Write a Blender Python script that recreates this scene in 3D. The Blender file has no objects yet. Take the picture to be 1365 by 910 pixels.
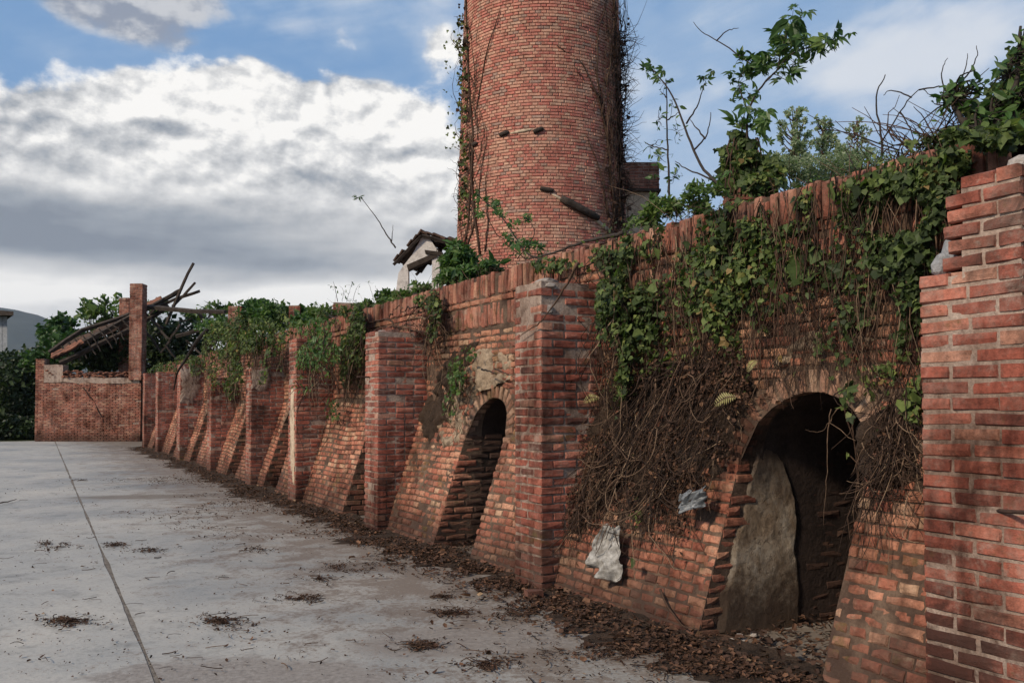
import bpy, math, random
import numpy as np
from mathutils import Vector, Matrix

rng = np.random.default_rng(7)
random.seed(7)
SC = bpy.context.scene
COL = SC.collection
R = math.radians

# ------------------------------------------------------------------ camera
FPX = 1200.0                       # focal length in photo pixels (1365 wide)
PITCH = R(2.0)
VC = 539 - FPX * math.tan(PITCH)
CAMH = 1.5
cam_data = bpy.data.cameras.new('camera')
cam = bpy.data.objects.new('camera', cam_data)
COL.objects.link(cam)
cam_data.sensor_width = 36.0
cam_data.lens = 36.0 * FPX / 1365.0
cam_data.shift_y = (VC - 455) / 1365.0
cam_data.clip_start = 0.05
cam_data.clip_end = 9000
cam.location = (0, 0, CAMH)
cam.rotation_euler = (R(90) + PITCH, 0, 0)
SC.camera = cam

# ------------------------------------------------------------------ light
SC.view_settings.view_transform = 'Standard'
SC.view_settings.look = 'None'
SC.view_settings.exposure = 0.38
SC.view_settings.gamma = 1.0
SUN_EL, SUN_AZ = 34.0, -131.0      # azimuth measured from +Y (view) towards +X
sd = Vector((math.sin(R(SUN_AZ)) * math.cos(R(SUN_EL)), math.cos(R(SUN_AZ)) * math.cos(R(SUN_EL)), math.sin(R(SUN_EL))))
sl = bpy.data.lights.new('sun', 'SUN')
sl.energy = 3.1
sl.angle = R(6)
sl.color = (1.0, 0.86, 0.68)
so = bpy.data.objects.new('sun', sl)
COL.objects.link(so)
so.rotation_euler = sd.to_track_quat('Z', 'Y').to_euler()
so.location = (-20, -20, 30)

# ---- node helpers
class NT:
    def __init__(s, tree):
        s.t = tree; s.n = tree.nodes; s.l = tree.links
    def set(s, sock, v):
        if v is None: return
        if isinstance(v, bpy.types.NodeSocket): s.l.new(v, sock)
        elif isinstance(v, bpy.types.Node): s.l.new(v.outputs[0], sock)
        else:
            try: sock.default_value = v
            except Exception: sock.default_value = (*v, 1) if len(v) == 3 else v
    def m(s, op, a, b=None, c=None, clamp=False):
        n = s.n.new('ShaderNodeMath'); n.operation = op; n.use_clamp = clamp
        for i, v in enumerate((a, b, c)):
            if v is not None: s.set(n.inputs[i], v)
        return n.outputs[0]
    def vm(s, op, a, b=None):
        n = s.n.new('ShaderNodeVectorMath'); n.operation = op
        s.set(n.inputs[0], a)
        if b is not None: s.set(n.inputs[1], b)
        return n.outputs[0]
    def noise(s, vec, scale, detail=4, rough=0.55, dist=0.0, out='Fac', dim='3D'):
        n = s.n.new('ShaderNodeTexNoise'); n.noise_dimensions = dim
        s.set(n.inputs['Vector'], vec); n.inputs['Scale'].default_value = scale
        n.inputs['Detail'].default_value = detail; n.inputs['Roughness'].default_value = rough
        n.inputs['Distortion'].default_value = dist
        return n.outputs['Fac' if out == 'Fac' else 'Color']
    def ramp(s, fac, stops, interp='LINEAR'):
        n = s.n.new('ShaderNodeValToRGB'); n.color_ramp.interpolation = interp
        e = n.color_ramp.elements
        while len(e) < len(stops): e.new(0.5)
        for el, (p, c) in zip(e, stops):
            el.position = p
            el.color = (*c, 1) if hasattr(c, '__len__') else (c, c, c, 1)
        s.set(n.inputs[0], fac)
        return n.outputs[0]
    def mix(s, f, a, b, blend='MIX'):
        n = s.n.new('ShaderNodeMix'); n.data_type = 'RGBA'; n.blend_type = blend
        s.set(n.inputs[0], f); s.set(n.inputs[6], (*a, 1) if isinstance(a, tuple) else a)
        s.set(n.inputs[7], (*b, 1) if isinstance(b, tuple) else b)
        return n.outputs[2]
    def mr(s, v, a, b, c=0.0, d=1.0):
        n = s.n.new('ShaderNodeMapRange'); n.interpolation_type = 'SMOOTHSTEP'
        s.set(n.inputs[0], v)
        for i, x in enumerate((a, b, c, d)): n.inputs[i + 1].default_value = x
        return n.outputs[0]

# ---- world: Nishita sky with procedural clouds laid out by azimuth and elevation
W = bpy.data.worlds.new('World'); SC.world = W; W.use_nodes = True
w = NT(W.node_tree); w.n.clear()
wo = w.n.new('ShaderNodeOutputWorld'); bg = w.n.new('ShaderNodeBackground')
w.l.new(bg.outputs[0], wo.inputs[0])
sky = w.n.new('ShaderNodeTexSky'); sky.sky_type = 'NISHITA'; sky.sun_disc = False
sky.sun_elevation = R(SUN_EL); sky.sun_rotation = R(SUN_AZ); sky.altitude = 200
sky.air_density = 1.0; sky.dust_density = 1.5; sky.ozone_density = 1.5
tc = w.n.new('ShaderNodeTexCoord'); sep = w.n.new('ShaderNodeSeparateXYZ')
w.l.new(tc.outputs['Generated'], sep.inputs[0])
AZ = w.m('ARCTAN2', sep.outputs[0], sep.outputs[1])
EL = w.m('ARCSINE', sep.outputs[2])
def azel(u, v):
    x = (u - 682.5) / FPX; y = (VC - v) / FPX
    d = Vector((x, math.cos(PITCH) - y * math.sin(PITCH), math.sin(PITCH) + y * math.cos(PITCH))).normalized()
    return math.atan2(d.x, d.y), math.asin(d.z)
def blob(u, v, ru, rv, amp, p=1.0):
    a, e = azel(u, v)
    x = w.m('DIVIDE', w.m('SUBTRACT', AZ, a), ru / FPX); y = w.m('DIVIDE', w.m('SUBTRACT', EL, e), rv / FPX)
    q = w.m('ADD', w.m('MULTIPLY', x, x), w.m('MULTIPLY', y, y))
    if p != 1.0: q = w.m('POWER', q, p)
    return w.m('MULTIPLY', w.m('EXPONENT', w.m('MULTIPLY', q, -1.0)), amp)
def vband(v, rv, amp):
    a, e = azel(682, v)
    y = w.m('DIVIDE', w.m('SUBTRACT', EL, e), rv / FPX)
    return w.m('MULTIPLY', w.m('EXPONENT', w.m('MULTIPLY', w.m('MULTIPLY', y, y), -1.0)), amp)
def add(*a):
    r = a[0]
    for x in a[1:]: r = w.m('ADD', r, x)
    return r
comb = w.n.new('ShaderNodeCombineXYZ')
w.set(comb.inputs[0], AZ); w.set(comb.inputs[1], w.m('MULTIPLY', EL, 1.6))
CV = comb.outputs[0]
def billow(vec, scale, z):
    wn = w.noise(w.vm('ADD', vec, (z, z * .7, 0)), scale * 1.2, 2, .5, 0, 'Color', '2D')
    sc_ = w.vm('SCALE', w.vm('SUBTRACT', wn, (.5, .5, .5))); sc_.node.inputs['Scale'].default_value = .9 / scale
    v_ = w.n.new('ShaderNodeTexVoronoi'); v_.voronoi_dimensions = '2D'; v_.feature = 'F1'; v_.inputs['Scale'].default_value = scale
    v_.inputs['Detail'].default_value = 1.0; v_.inputs['Roughness'].default_value = .55; v_.inputs['Lacunarity'].default_value = 2.3
    w.set(v_.inputs['Vector'], w.vm('ADD', w.vm('ADD', vec, sc_), (z, z, 0)))
    return w.m('SUBTRACT', 1.0, w.m('MULTIPLY', v_.outputs['Distance'], 1.0))
def field(vec):
    a = w.noise(vec, 3.6, 8, 0.60, 0.0, 'Fac', '2D'); b = w.noise(w.vm('ADD', vec, (3.3, 1.7, 0.4)), 12.0, 8, 0.64, 0.0, 'Fac', '2D'); c = billow(vec, 8.0, 1.3)
    return a, b, c, w.m('ADD', w.m('MULTIPLY', a, .40), w.m('ADD', w.m('MULTIPLY', b, .35), w.m('MULTIPLY', w.m('SUBTRACT', c, .12), .28)))
nA, nB, nC, n1 = field(CV)
n1b = field(w.vm('ADD', CV, (0.006, -0.013, 0.0)))[3]
comb2 = w.n.new('ShaderNodeCombineXYZ')
w.set(comb2.inputs[0], AZ); w.set(comb2.inputs[1], w.m('MULTIPLY', EL, 6.0)); comb2.inputs[2].default_value = 3.1
n2 = w.noise(comb2.outputs[0], 2.6, 4, 0.50, 0.2, 'Fac', '2D')
comb3 = w.n.new('ShaderNodeCombineXYZ')
w.set(comb3.inputs[0], w.m('ADD', AZ, w.m('MULTIPLY', EL, -0.9))); w.set(comb3.inputs[1], w.m('MULTIPLY', w.m('ADD', EL, w.m('MULTIPLY', AZ, -0.25)), 3.2)); comb3.inputs[2].default_value = 7.7
n3 = w.m('ADD', w.m('MULTIPLY', w.noise(comb3.outputs[0], 3.6, 7, 0.58, 0.3, 'Fac', '2D'), .5), w.m('MULTIPLY', n1, .5))
# thick cumulus mass; first term adds unseen cloud out of view, warming ambient light
bias = add(0.075, blob(120, 330, 640, 235, 0.345, 2.6), blob(370, 150, 180, 100, 0.16, 1.5), vband(440, 90, 0.16), blob(600, 290, 90, 140, 0.16),
           blob(565, 115, 60, 34, -0.10), blob(60, 40, 230, 45, -0.30), blob(440, 0, 240, 40, -0.20), blob(585, 55, 45, 60, .14), blob(410, 42, 70, 20, .12),
           blob(1050, 110, 420, 260, -0.275, 2.0), blob(960, 240, 260, 50, 0.16), blob(200, 20, 300, 40, .04))
dens = w.m('ADD', n1, w.m('SUBTRACT', bias, 0.60))
cum = w.mr(dens, -0.045, 0.085)
# dark cloud at the top left
dk = w.mr(w.m('ADD', w.m('SUBTRACT', n1, 0.5), add(blob(185, 12, 150, 50, 0.62), -0.27)), -0.06, 0.16)
# thin veil and wisps on the right
veil = w.mr(w.m('ADD', n3, add(blob(1270, 55, 150, 55, 0.30), blob(1180, 110, 100, 35, 0.14), blob(880, 130, 90, 60, 0.06), blob(400, 40, 60, 20, 0.16), blob(590, 60, 40, 90, 0.12))), 0.46, 0.78)
veil = w.m('MULTIPLY', veil, 0.72)
haze_low = add(vband(539, 190, 0.50), 0.05, blob(1050, 160, 420, 240, .30), w.m('MULTIPLY', w.m('SUBTRACT', n3, .42), 1.4))
# sky colours (x 0.1 strength)
blue = w.mix(0.75, sky.outputs[0], (1.5, 2.85, 5.0))
col = w.mix(haze_low, blue, (4.1, 4.9, 5.9))
col = w.mix(veil, col, (6.3, 6.4, 6.6))
rel = w.m('MULTIPLY', w.m('SUBTRACT', n1, n1b), 4.4)
up = w.mr(EL, azel(682, 330)[1], azel(682, 215)[1])
lowb = w.m('MULTIPLY', w.m('SUBTRACT', 1.0, up), w.m('SUBTRACT', n2, 0.5))
shade = add(0.79, vband(400, 26, .22), w.m('MULTIPLY', rel, w.m('ADD', w.m('MULTIPLY', up, .85), .15)), w.m('MULTIPLY', lowb, 1.5), w.m('MULTIPLY', w.m('MULTIPLY', w.m('SUBTRACT', nA, 0.5), 1.0), up),
            blob(20, 250, 210, 75, -0.26), blob(300, 222, 160, 36, -0.16), vband(318, 30, -0.34), vband(354, 16, -0.22), vband(345, 75, -.16), vband(270, 26, 0.06),
            blob(230, 120, 330, 50, 0.16), blob(520, 160, 110, 60, 0.10), blob(430, 395, 120, 16, 0.36), vband(405, 22, -.06), blob(140, 392, 160, 9, .10))
ccol = w.ramp(shade, [(0.0, (1.8, 2.05, 2.45)), (0.25, (2.7, 2.95, 3.3)), (0.5, (4.1, 4.2, 4.35)), (0.75, (5.8, 5.8, 5.8)), (1.0, (7.9, 7.75, 7.5))])
ccol_n = ccol.node
for e in ccol_n.color_ramp.elements:
    e.color = tuple(x / 10 for x in e.color[:3]) + (1,)
cc10 = w.vm('SCALE', ccol); cc10.node.inputs['Scale'].default_value = 10.0
col = w.mix(cum, col, cc10)
col = w.mix(w.m('MULTIPLY', dk, 0.88), col, w.mix(w.mr(rel, -0.2, 0.35), (2.3, 2.5, 3.0), (4.9, 4.9, 5.0)))
w.set(bg.inputs[0], col); bg.inputs[1].default_value = 0.1

# ------------------------------------------------------------------ space helpers
TH = math.atan(651.0 / FPX)        # angle between view axis and the kiln wall
CT, ST = math.cos(TH), math.sin(TH)
wv = np.array((-ST, CT, 0.0))      # along the wall, away from the camera
nv = np.array((CT, ST, 0.0))       # into the wall
zv = np.array((0, 0, 1.0))
def P(t, D, z): return t * wv + D * nv + z * zv
def ray(u, v):
    x = (u - 682.5) / FPX; y = (VC - v) / FPX
    return np.array((x, math.cos(PITCH) - y * math.sin(PITCH), math.sin(PITCH) + y * math.cos(PITCH)))
CAM = np.array((0, 0, CAMH))
def px(u, v, Y):
    d = ray(u, v); return CAM + d * (Y / d[1])
def pg(u, v, z=0.0):
    d = ray(u, v); return CAM + d * ((z - CAMH) / d[2])
def pw(u, v, D):
    d = ray(u, v); return CAM + d * (D / (d @ nv))
def proj(p):
    p = np.asarray(p) - CAM
    f = p[..., 1] * math.cos(PITCH) + p[..., 2] * math.sin(PITCH)
    y = -p[..., 1] * math.sin(PITCH) + p[..., 2] * math.cos(PITCH)
    return 682.5 + FPX * p[..., 0] / f, VC - FPX * y / f
D_BASE, SLOPE, ZS, D_WALL, D_PIER = 3.77, 0.325, 1.57, 4.28, 3.66
WALL_H = 2.88
def Df(z): return D_BASE + SLOPE * np.minimum(np.maximum(z, 0), ZS)

def vnoise(p, scale, seed=0):
    q = np.asarray(p, float) * scale + seed * 17.31
    i = np.floor(q).astype(np.int64); f = q - i; f = f * f * (3 - 2 * f)
    def h(a, b, c):
        x = (a * 374761393 + b * 668265263 + c * 2147483647 + seed * 1274126177) & 0xffffffff
        x = ((x ^ (x >> 13)) * 1274126177) & 0xffffffff
        return ((x ^ (x >> 16)) & 0xffff) / 32767.5 - 1
    r = 0
    for dx in (0, 1):
        for dy in (0, 1):
            for dz in (0, 1):
                wgt = (f[..., 0] if dx else 1 - f[..., 0]) * (f[..., 1] if dy else 1 - f[..., 1]) * (f[..., 2] if dz else 1 - f[..., 2])
                r = r + wgt * h(i[..., 0] + dx, i[..., 1] + dy, i[..., 2] + dz)
    return r
def fbm(p, s, seed=0, o=3):
    return sum(vnoise(p, s * 2 ** k, seed + k) * 0.5 ** k for k in range(o))

# ------------------------------------------------------------------ object helpers
WM = {}
def attach(o, parent):
    o.parent = parent
    if parent is not None:
        o.matrix_parent_inverse = WM[parent.name].inverted()
def thing(name, label, cat, loc=(0, 0, 0), group=None):
    o = bpy.data.objects.new(name, None); COL.objects.link(o)
    o.empty_display_size = 0.2
    o.location = Vector(loc); WM[o.name] = Matrix.Translation(Vector(loc))
    o['label'] = label; o['category'] = cat
    if group: o['group'] = group
    return o
def tag(o, label=None, cat=None, group=None, kind=None):
    if label: o['label'] = label
    if cat: o['category'] = cat
    if group: o['group'] = group
    if kind: o['kind'] = kind
    return o
def link(name, me, mat, parent=None, smooth=False, kind=None, label=None):
    o = bpy.data.objects.new(name, me); COL.objects.link(o)
    if mat: 
        if not me.materials: me.materials.append(mat)
    WM[o.name] = Matrix.Identity(4)
    attach(o, parent)
    o.color = (0, 0, 0, 1)
    if smooth: me.shade_smooth()
    if kind: o['kind'] = kind
    if label: o['label'] = label
    return o
def mesh_np(name, V, loops, counts, tone=None, smooth=False):
    me = bpy.data.meshes.new(name)
    V = np.ascontiguousarray(V, np.float32); loops = np.ascontiguousarray(loops, np.int32); counts = np.ascontiguousarray(counts, np.int32)
    me.vertices.add(len(V)); me.vertices.foreach_set('co', V.ravel())
    me.loops.add(len(loops)); me.loops.foreach_set('vertex_index', loops)
    me.polygons.add(len(counts))
    st = np.zeros(len(counts), np.int32); st[1:] = np.cumsum(counts)[:-1]
    me.polygons.foreach_set('loop_start', st)
    if tone is not None:
        a = me.attributes.new('tone', 'FLOAT', 'POINT'); a.data.foreach_set('value', np.ascontiguousarray(tone, np.float32))
    me.polygons.foreach_set('use_smooth', np.full(len(counts), smooth, bool))
    me.update(calc_edges=True)
    return me
def inst_mesh(name, templates, C, A, tone, jitter=0.0, smooth=False):
    """one mesh from many placed copies; C (n,3) centres, A (n,3,3) rows = scaled local axes"""
    n = len(C); Vs, Ls, Cs, Ts = [], [], [], []; off = 0
    which = rng.integers(0, len(templates), n)
    for k, (tv, tf) in enumerate(templates):
        idx = np.nonzero(which == k)[0]
        if len(idx) == 0: continue
        tv = np.asarray(tv, float)
        v = np.repeat(tv[None], len(idx), 0)
        if jitter: v = v + rng.normal(0, jitter, v.shape)
        out = np.einsum('nvk,nkj->nvj', v, A[idx]) + C[idx][:, None, :]
        fl = np.concatenate([np.asarray(f) for f in tf]); fc = np.array([len(f) for f in tf])
        L = (fl[None] + (np.arange(len(idx)) * len(tv))[:, None]).ravel() + off
        Vs.append(out.reshape(-1, 3)); Ls.append(L); Cs.append(np.tile(fc, len(idx)))
        Ts.append(np.repeat(tone[idx], len(tv))); off += len(idx) * len(tv)
    return mesh_np(name, np.concatenate(Vs), np.concatenate(Ls), np.concatenate(Cs), np.concatenate(Ts), smooth)

# brick templates: x length, y outward (front at +.5), z up
def brick_full(r, wear=1.0):
    s = []
    ox = [-.5, 0, .5, .5, .5, 0, -.5, -.5]; oz = [-.5, -.5, -.5, 0, .5, .5, .5, 0]
    for i in range(8): s.append((ox[i] * (1 + r.normal(0, .006)), -.5, oz[i] * (1 + r.normal(0, .02))))
    for i in range(8):
        s.append((ox[i] * (1 + r.normal(0, .012)), .5 - .09 - abs(r.normal(0, .03)) * wear, oz[i] * (1 + r.normal(0, .03))))
    for i in range(8):
        c = wear * (1.6 if i in (0, 2, 4, 6) and r.random() < .3 else 1)
        s.append((ox[i] * (1 - .055 * c - abs(r.normal(0, .015))), .5 + r.normal(0, .015) - (.04 * (c - 1)), oz[i] * (1 - .15 * c - abs(r.normal(0, .05)))))
    s.append((r.normal(0, .05), .5 + r.normal(0, .03) + .01, r.normal(0, .05)))
    f = []
    for a, b in ((0, 8), (8, 16)):
        for i in range(8):
            j = (i + 1) % 8; f.append((a + i, a + j, b + j, b + i))
    for i in range(8): f.append((16 + i, 16 + (i + 1) % 8, 24))
    f.append((7, 6, 5, 4, 3, 2, 1, 0))
    return s, f
def brick_small():
    s = [(x, -.5, z) for x, z in ((-.5, -.5), (.5, -.5), (.5, .5), (-.5, .5))]
    s += [(x, .36, z) for x, z in ((-.5, -.5), (.5, -.5), (.5, .5), (-.5, .5))]
    s += [(x * .9, .5, z * .8) for x, z in ((-.5, -.5), (.5, -.5), (.5, .5), (-.5, .5))]
    f = []
    for a, b in ((0, 4), (4, 8)):
        for i in range(4):
            j = (i + 1) % 4; f.append((a + i, a + j, b + j, b + i))
    f.append((8, 9, 10, 11))
    return s, f
r0 = np.random.default_rng(3)
BT = [brick_full(r0) for _ in range(12)]
BTW = [brick_full(r0, 1.9) for _ in range(14)]
BTP = [brick_full(r0, 1.15) for _ in range(14)]
BS = [brick_small()]
_sh = {}
def shared(ts, k, mat, nm):
    key = (id(ts), k, mat.name)
    if key not in _sh:
        me = bpy.data.meshes.new(nm); me.from_pydata(ts[k][0], [], ts[k][1]); me.update(); me.materials.append(mat)
        me.polygons.foreach_set('use_smooth', [True] * len(me.polygons)) if nm.startswith('leafx') else None
        _sh[key] = me
    return _sh[key]

class Bricks:
    def __init__(s): s.C = []; s.A = []; s.T = []
    def add(s, c, X, Y, Z, L, T, H, tone, wob=.010):
        a, b = rng.normal(0, wob), rng.normal(0, wob * 2)
        X, Z = X + Z * a, Z - X * a; X, Y = X + Y * b * .6, Y - X * b * .6
        s.C.append(c); s.A.append((X * L, Y * T, Z * H)); s.T.append(tone)
    def build(s, nm, mat, parent, single=True, ts=BT, limit=300, stuffname='brickwork', jit=0.012):
        if not s.C: return
        C = np.array(s.C); A = np.array(s.A); T = np.array(s.T)
        d = np.linalg.norm(C - CAM, axis=1); order = np.argsort(d)
        uu, vv = proj(C)
        vis = (uu > -20) & (uu < 1385) & (vv > -20) & (vv < 930)
        order = np.concatenate([order[vis[order]], order[~vis[order]]])
        if single:
            one = order[:limit]; rest = order[limit:]
            par = Matrix.Identity(4) if parent is None else WM[parent.name].inverted()
            for i in one:
                me = shared(ts, int(rng.integers(0, len(ts))), mat, nm)
                o = bpy.data.objects.new(nm, me); COL.objects.link(o)
                a = A[i]; fl = -1 if rng.random() < .5 else 1
                M = Matrix(((a[0][0] , a[1][0], a[2][0] , C[i][0]), (a[0][1] , a[1][1], a[2][1] , C[i][1]), (a[0][2] , a[1][2], a[2][2] , C[i][2]), (0, 0, 0, 1)))
                if fl < 0: M = M @ Matrix.Diagonal((-1, 1, -1, 1))
                o.parent = parent; o.matrix_parent_inverse = par
                o.matrix_basis = M
                o.color = (float(T[i]), 0, 0, 1)
        else: rest = order
        if len(rest):
            me = inst_mesh(stuffname, ts if single else BS, C[rest], A[rest], T[rest], 0.0 if single else jit)
            link(stuffname, me, mat, parent, kind='stuff')

def tube_data(paths):
    """paths: list of (pts (k,3), radii (k,), sides, tone)"""
    V, L, Cn, T = [], [], [], []; off = 0
    for pts, rad, sd_, tn in paths:
        pts = np.asarray(pts, float); k = len(pts)
        rad = np.broadcast_to(np.asarray(rad, float), (k,))
        d = np.gradient(pts, axis=0); d /= np.linalg.norm(d, axis=1, keepdims=True) + 1e-9
        up = np.array((0.31, 0.17, 0.93)); a = np.cross(d, up); a /= np.linalg.norm(a, axis=1, keepdims=True) + 1e-9
        b = np.cross(d, a)
        ang = np.arange(sd_) * 2 * math.pi / sd_
        ring = pts[:, None] + rad[:, None, None] * (np.cos(ang)[None, :, None] * a[:, None] + np.sin(ang)[None, :, None] * b[:, None])
        V.append(ring.reshape(-1, 3)); T.append(np.full(k * sd_, tn))
        i = np.arange(k - 1)[:, None] * sd_; j = np.arange(sd_)[None]; j2 = (j + 1) % sd_
        q = np.stack([i + j, i + j2, i + sd_ + j2, i + sd_ + j], -1).reshape(-1) + off
        L.append(q); Cn.append(np.full((k - 1) * sd_, 4))
        if sd_ > 3:
            L.append(np.arange(sd_)[::-1] + off); L.append(np.arange(sd_) + off + (k - 1) * sd_); Cn.append(np.array([sd_, sd_]))
        off += k * sd_
    return np.concatenate(V), np.concatenate(L), np.concatenate(Cn), np.concatenate(T)
def tubes(name, paths, mat, parent=None, kind=None, smooth=True, label=None):
    V, L, Cn, T = tube_data(paths)
    return link(name, mesh_np(name, V, L, Cn, T, smooth), mat, parent, kind=kind, label=label)
def smooth_path(pts, n=12, wob=0.0):
    pts = np.asarray(pts, float); k = len(pts)
    if k == 2: out = pts[0] + (pts[1] - pts[0]) * np.linspace(0, 1, n)[:, None]
    else:
        e = np.vstack([2 * pts[0] - pts[1], pts, 2 * pts[-1] - pts[-2]])
        s = np.linspace(0, k - 1 - 1e-6, n); i = s.astype(int); f = (s - i)[:, None]
        p0, p1, p2, p3 = e[i], e[i + 1], e[i + 2], e[i + 3]
        out = .5 * (2 * p1 + (p2 - p0) * f + (2 * p0 - 5 * p1 + 4 * p2 - p3) * f ** 2 + (3 * p1 - p0 - 3 * p2 + p3) * f ** 3)
    if wob: out[1:] += rng.normal(0, wob, out[1:].shape)
    return out
def rand_frames(n, normal, spread=0.6, up=(0, 0, -1), size=1.0, sj=0.3):
    """leaf axes rows: x side, y along the leaf (tip), z normal"""
    N = np.asarray(normal, float); N = np.broadcast_to(N, (n, 3)) + rng.normal(0, spread, (n, 3))
    N /= np.linalg.norm(N, axis=1, keepdims=True)
    Yd = np.broadcast_to(np.asarray(up, float), (n, 3)) + rng.normal(0, spread, (n, 3))
    Yd = Yd - (Yd * N).sum(1, keepdims=True) * N; Yd /= np.linalg.norm(Yd, axis=1, keepdims=True) + 1e-9
    X = np.cross(Yd, N)
    s = (np.asarray(size) * np.exp(rng.normal(0, sj, n)))[:, None]
    return np.stack([X * s, Yd * s, N * s], 1)

# leaf templates (unit size, base at origin, tip +y)
IVY = [([(0, 0, 0), (-.42, -.12, .03), (-.62, .28, -.08), (-.3, .42, .02), (0, 1, -.14), (.3, .42, .02), (.62, .28, -.08), (.42, -.12, .03)],
        [(0, 4, 3), (0, 3, 2), (0, 2, 1), (0, 5, 4), (0, 6, 5), (0, 7, 6)]),
       ([(0, 0, 0), (-.4, .02, .06), (-.45, .4, -.05), (0, .95, -.1), (.45, .4, -.05), (.4, .02, .06)], [(0, 3, 2), (0, 2, 1), (0, 4, 3), (0, 5, 4)])]
OVAL = [([(0, 0, 0), (-.2, .3, .05), (-.17, .65, .03), (0, 1, -.1), (.17, .65, .03), (.2, .3, .05), (0, .5, -.02)], [(0, 6, 1), (1, 6, 2), (2, 6, 3), (3, 6, 4), (4, 6, 5), (5, 6, 0)])]
QUAD = [([(-.3, 0, 0), (.3, 0, .05), (.22, .8, 0), (-.15, .9, .08)], [(0, 1, 2, 3)]), ([(0, 0, 0), (.33, .4, .08), (0, 1, 0), (-.33, .45, .05)], [(0, 1, 2, 3)])]
DEAD = [([(-.35, -.4, .1), (.1, -.5, .0), (.4, .0, .15), (.1, .5, .25), (-.3, .35, .05), (0, 0, -.02)], [(0, 1, 5), (1, 2, 5), (2, 3, 5), (3, 4, 5), (4, 0, 5)]),
        ([(-.2, -.5, .0), (.25, -.3, .15), (.25, .35, .22), (-.05, .55, .05), (-.3, .1, .18), (0, 0, .02)], [(0, 1, 5), (1, 2, 5), (2, 3, 5), (3, 4, 5), (4, 0, 5)])]
def palm(nl=5, seed=0):
    r = np.random.default_rng(seed); V = []; F = []
    for i in range(nl):
        a = (i - (nl - 1) / 2) * 0.62 + r.normal(0, .08); L = 1 - .18 * abs(i - (nl - 1) / 2) + r.normal(0, .05)
        ca, sa = math.cos(a), math.sin(a); b = len(V); dr = r.normal(-.2, .12)
        for x, y, z in OVAL[0][0]:
            y2 = (y * .86 + .10) * L; x2 = x * L * .78
            V.append((x2 * ca + y2 * sa, -x2 * sa + y2 * ca, z + dr * y2 * y2))
        F += [tuple(b + q for q in f) for f in OVAL[0][1]]
    return V, F
PALM = [palm(5, 1), palm(7, 2), palm(5, 3)]

# ------------------------------------------------------------------ materials
def newmat(name):
    m = bpy.data.materials.new(name); m.use_nodes = True
    t = NT(m.node_tree); t.n.clear()
    o = t.n.new('ShaderNodeOutputMaterial')
    return m, t, o
def tone_of(t):
    a = t.n.new('ShaderNodeAttribute'); a.attribute_name = 'tone'
    oi = t.n.new('ShaderNodeObjectInfo'); s = t.n.new('ShaderNodeSeparateColor'); t.l.new(oi.outputs['Color'], s.inputs[0])
    return t.m('ADD', a.outputs['Fac'], s.outputs[0])
def pos(t):
    return t.n.new('ShaderNodeNewGeometry').outputs['Position']
def finish(t, o, colr, rough=.9, bump=None, strength=.5, dist=.01, spec=.2):
    b = t.n.new('ShaderNodeBsdfPrincipled'); t.set(b.inputs['Base Color'], colr)
    t.set(b.inputs['Roughness'], rough); b.inputs['Specular IOR Level'].default_value = spec
    if bump is not None:
        bn = t.n.new('ShaderNodeBump'); bn.inputs['Strength'].default_value = strength; bn.inputs['Distance'].default_value = dist
        t.set(bn.inputs['Height'], bump); t.l.new(bn.outputs[0], b.inputs['Normal'])
    t.l.new(b.outputs[0], o.inputs[0])
    return b
def weather(t, c, p, amt=1.0):
    """old damp and soot: broad blotches and vertical run-off streaks, shared by brick and mortar"""
    mp = t.n.new('ShaderNodeMapping'); mp.inputs['Scale'].default_value = (1, 1, .22); t.l.new(p, mp.inputs[0])
    a = t.noise(t.vm('ADD', p, (7.1, 3.3, 1.9)), 1.25, 7, .62, .5); b = t.noise(mp.outputs[0], 5.5, 6, .62, .4)
    f = t.m('ADD', t.m('MULTIPLY', a, .6), t.m('MULTIPLY', b, .4))
    w_ = t.ramp(f, [(.37, (.24, .18, .155)), (.455, (.68, .61, .57)), (.53, (1.02, .98, .95)), (.68, (1.20, 1.17, 1.14))])
    return t.mix(amt, c, w_, 'MULTIPLY')
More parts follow.
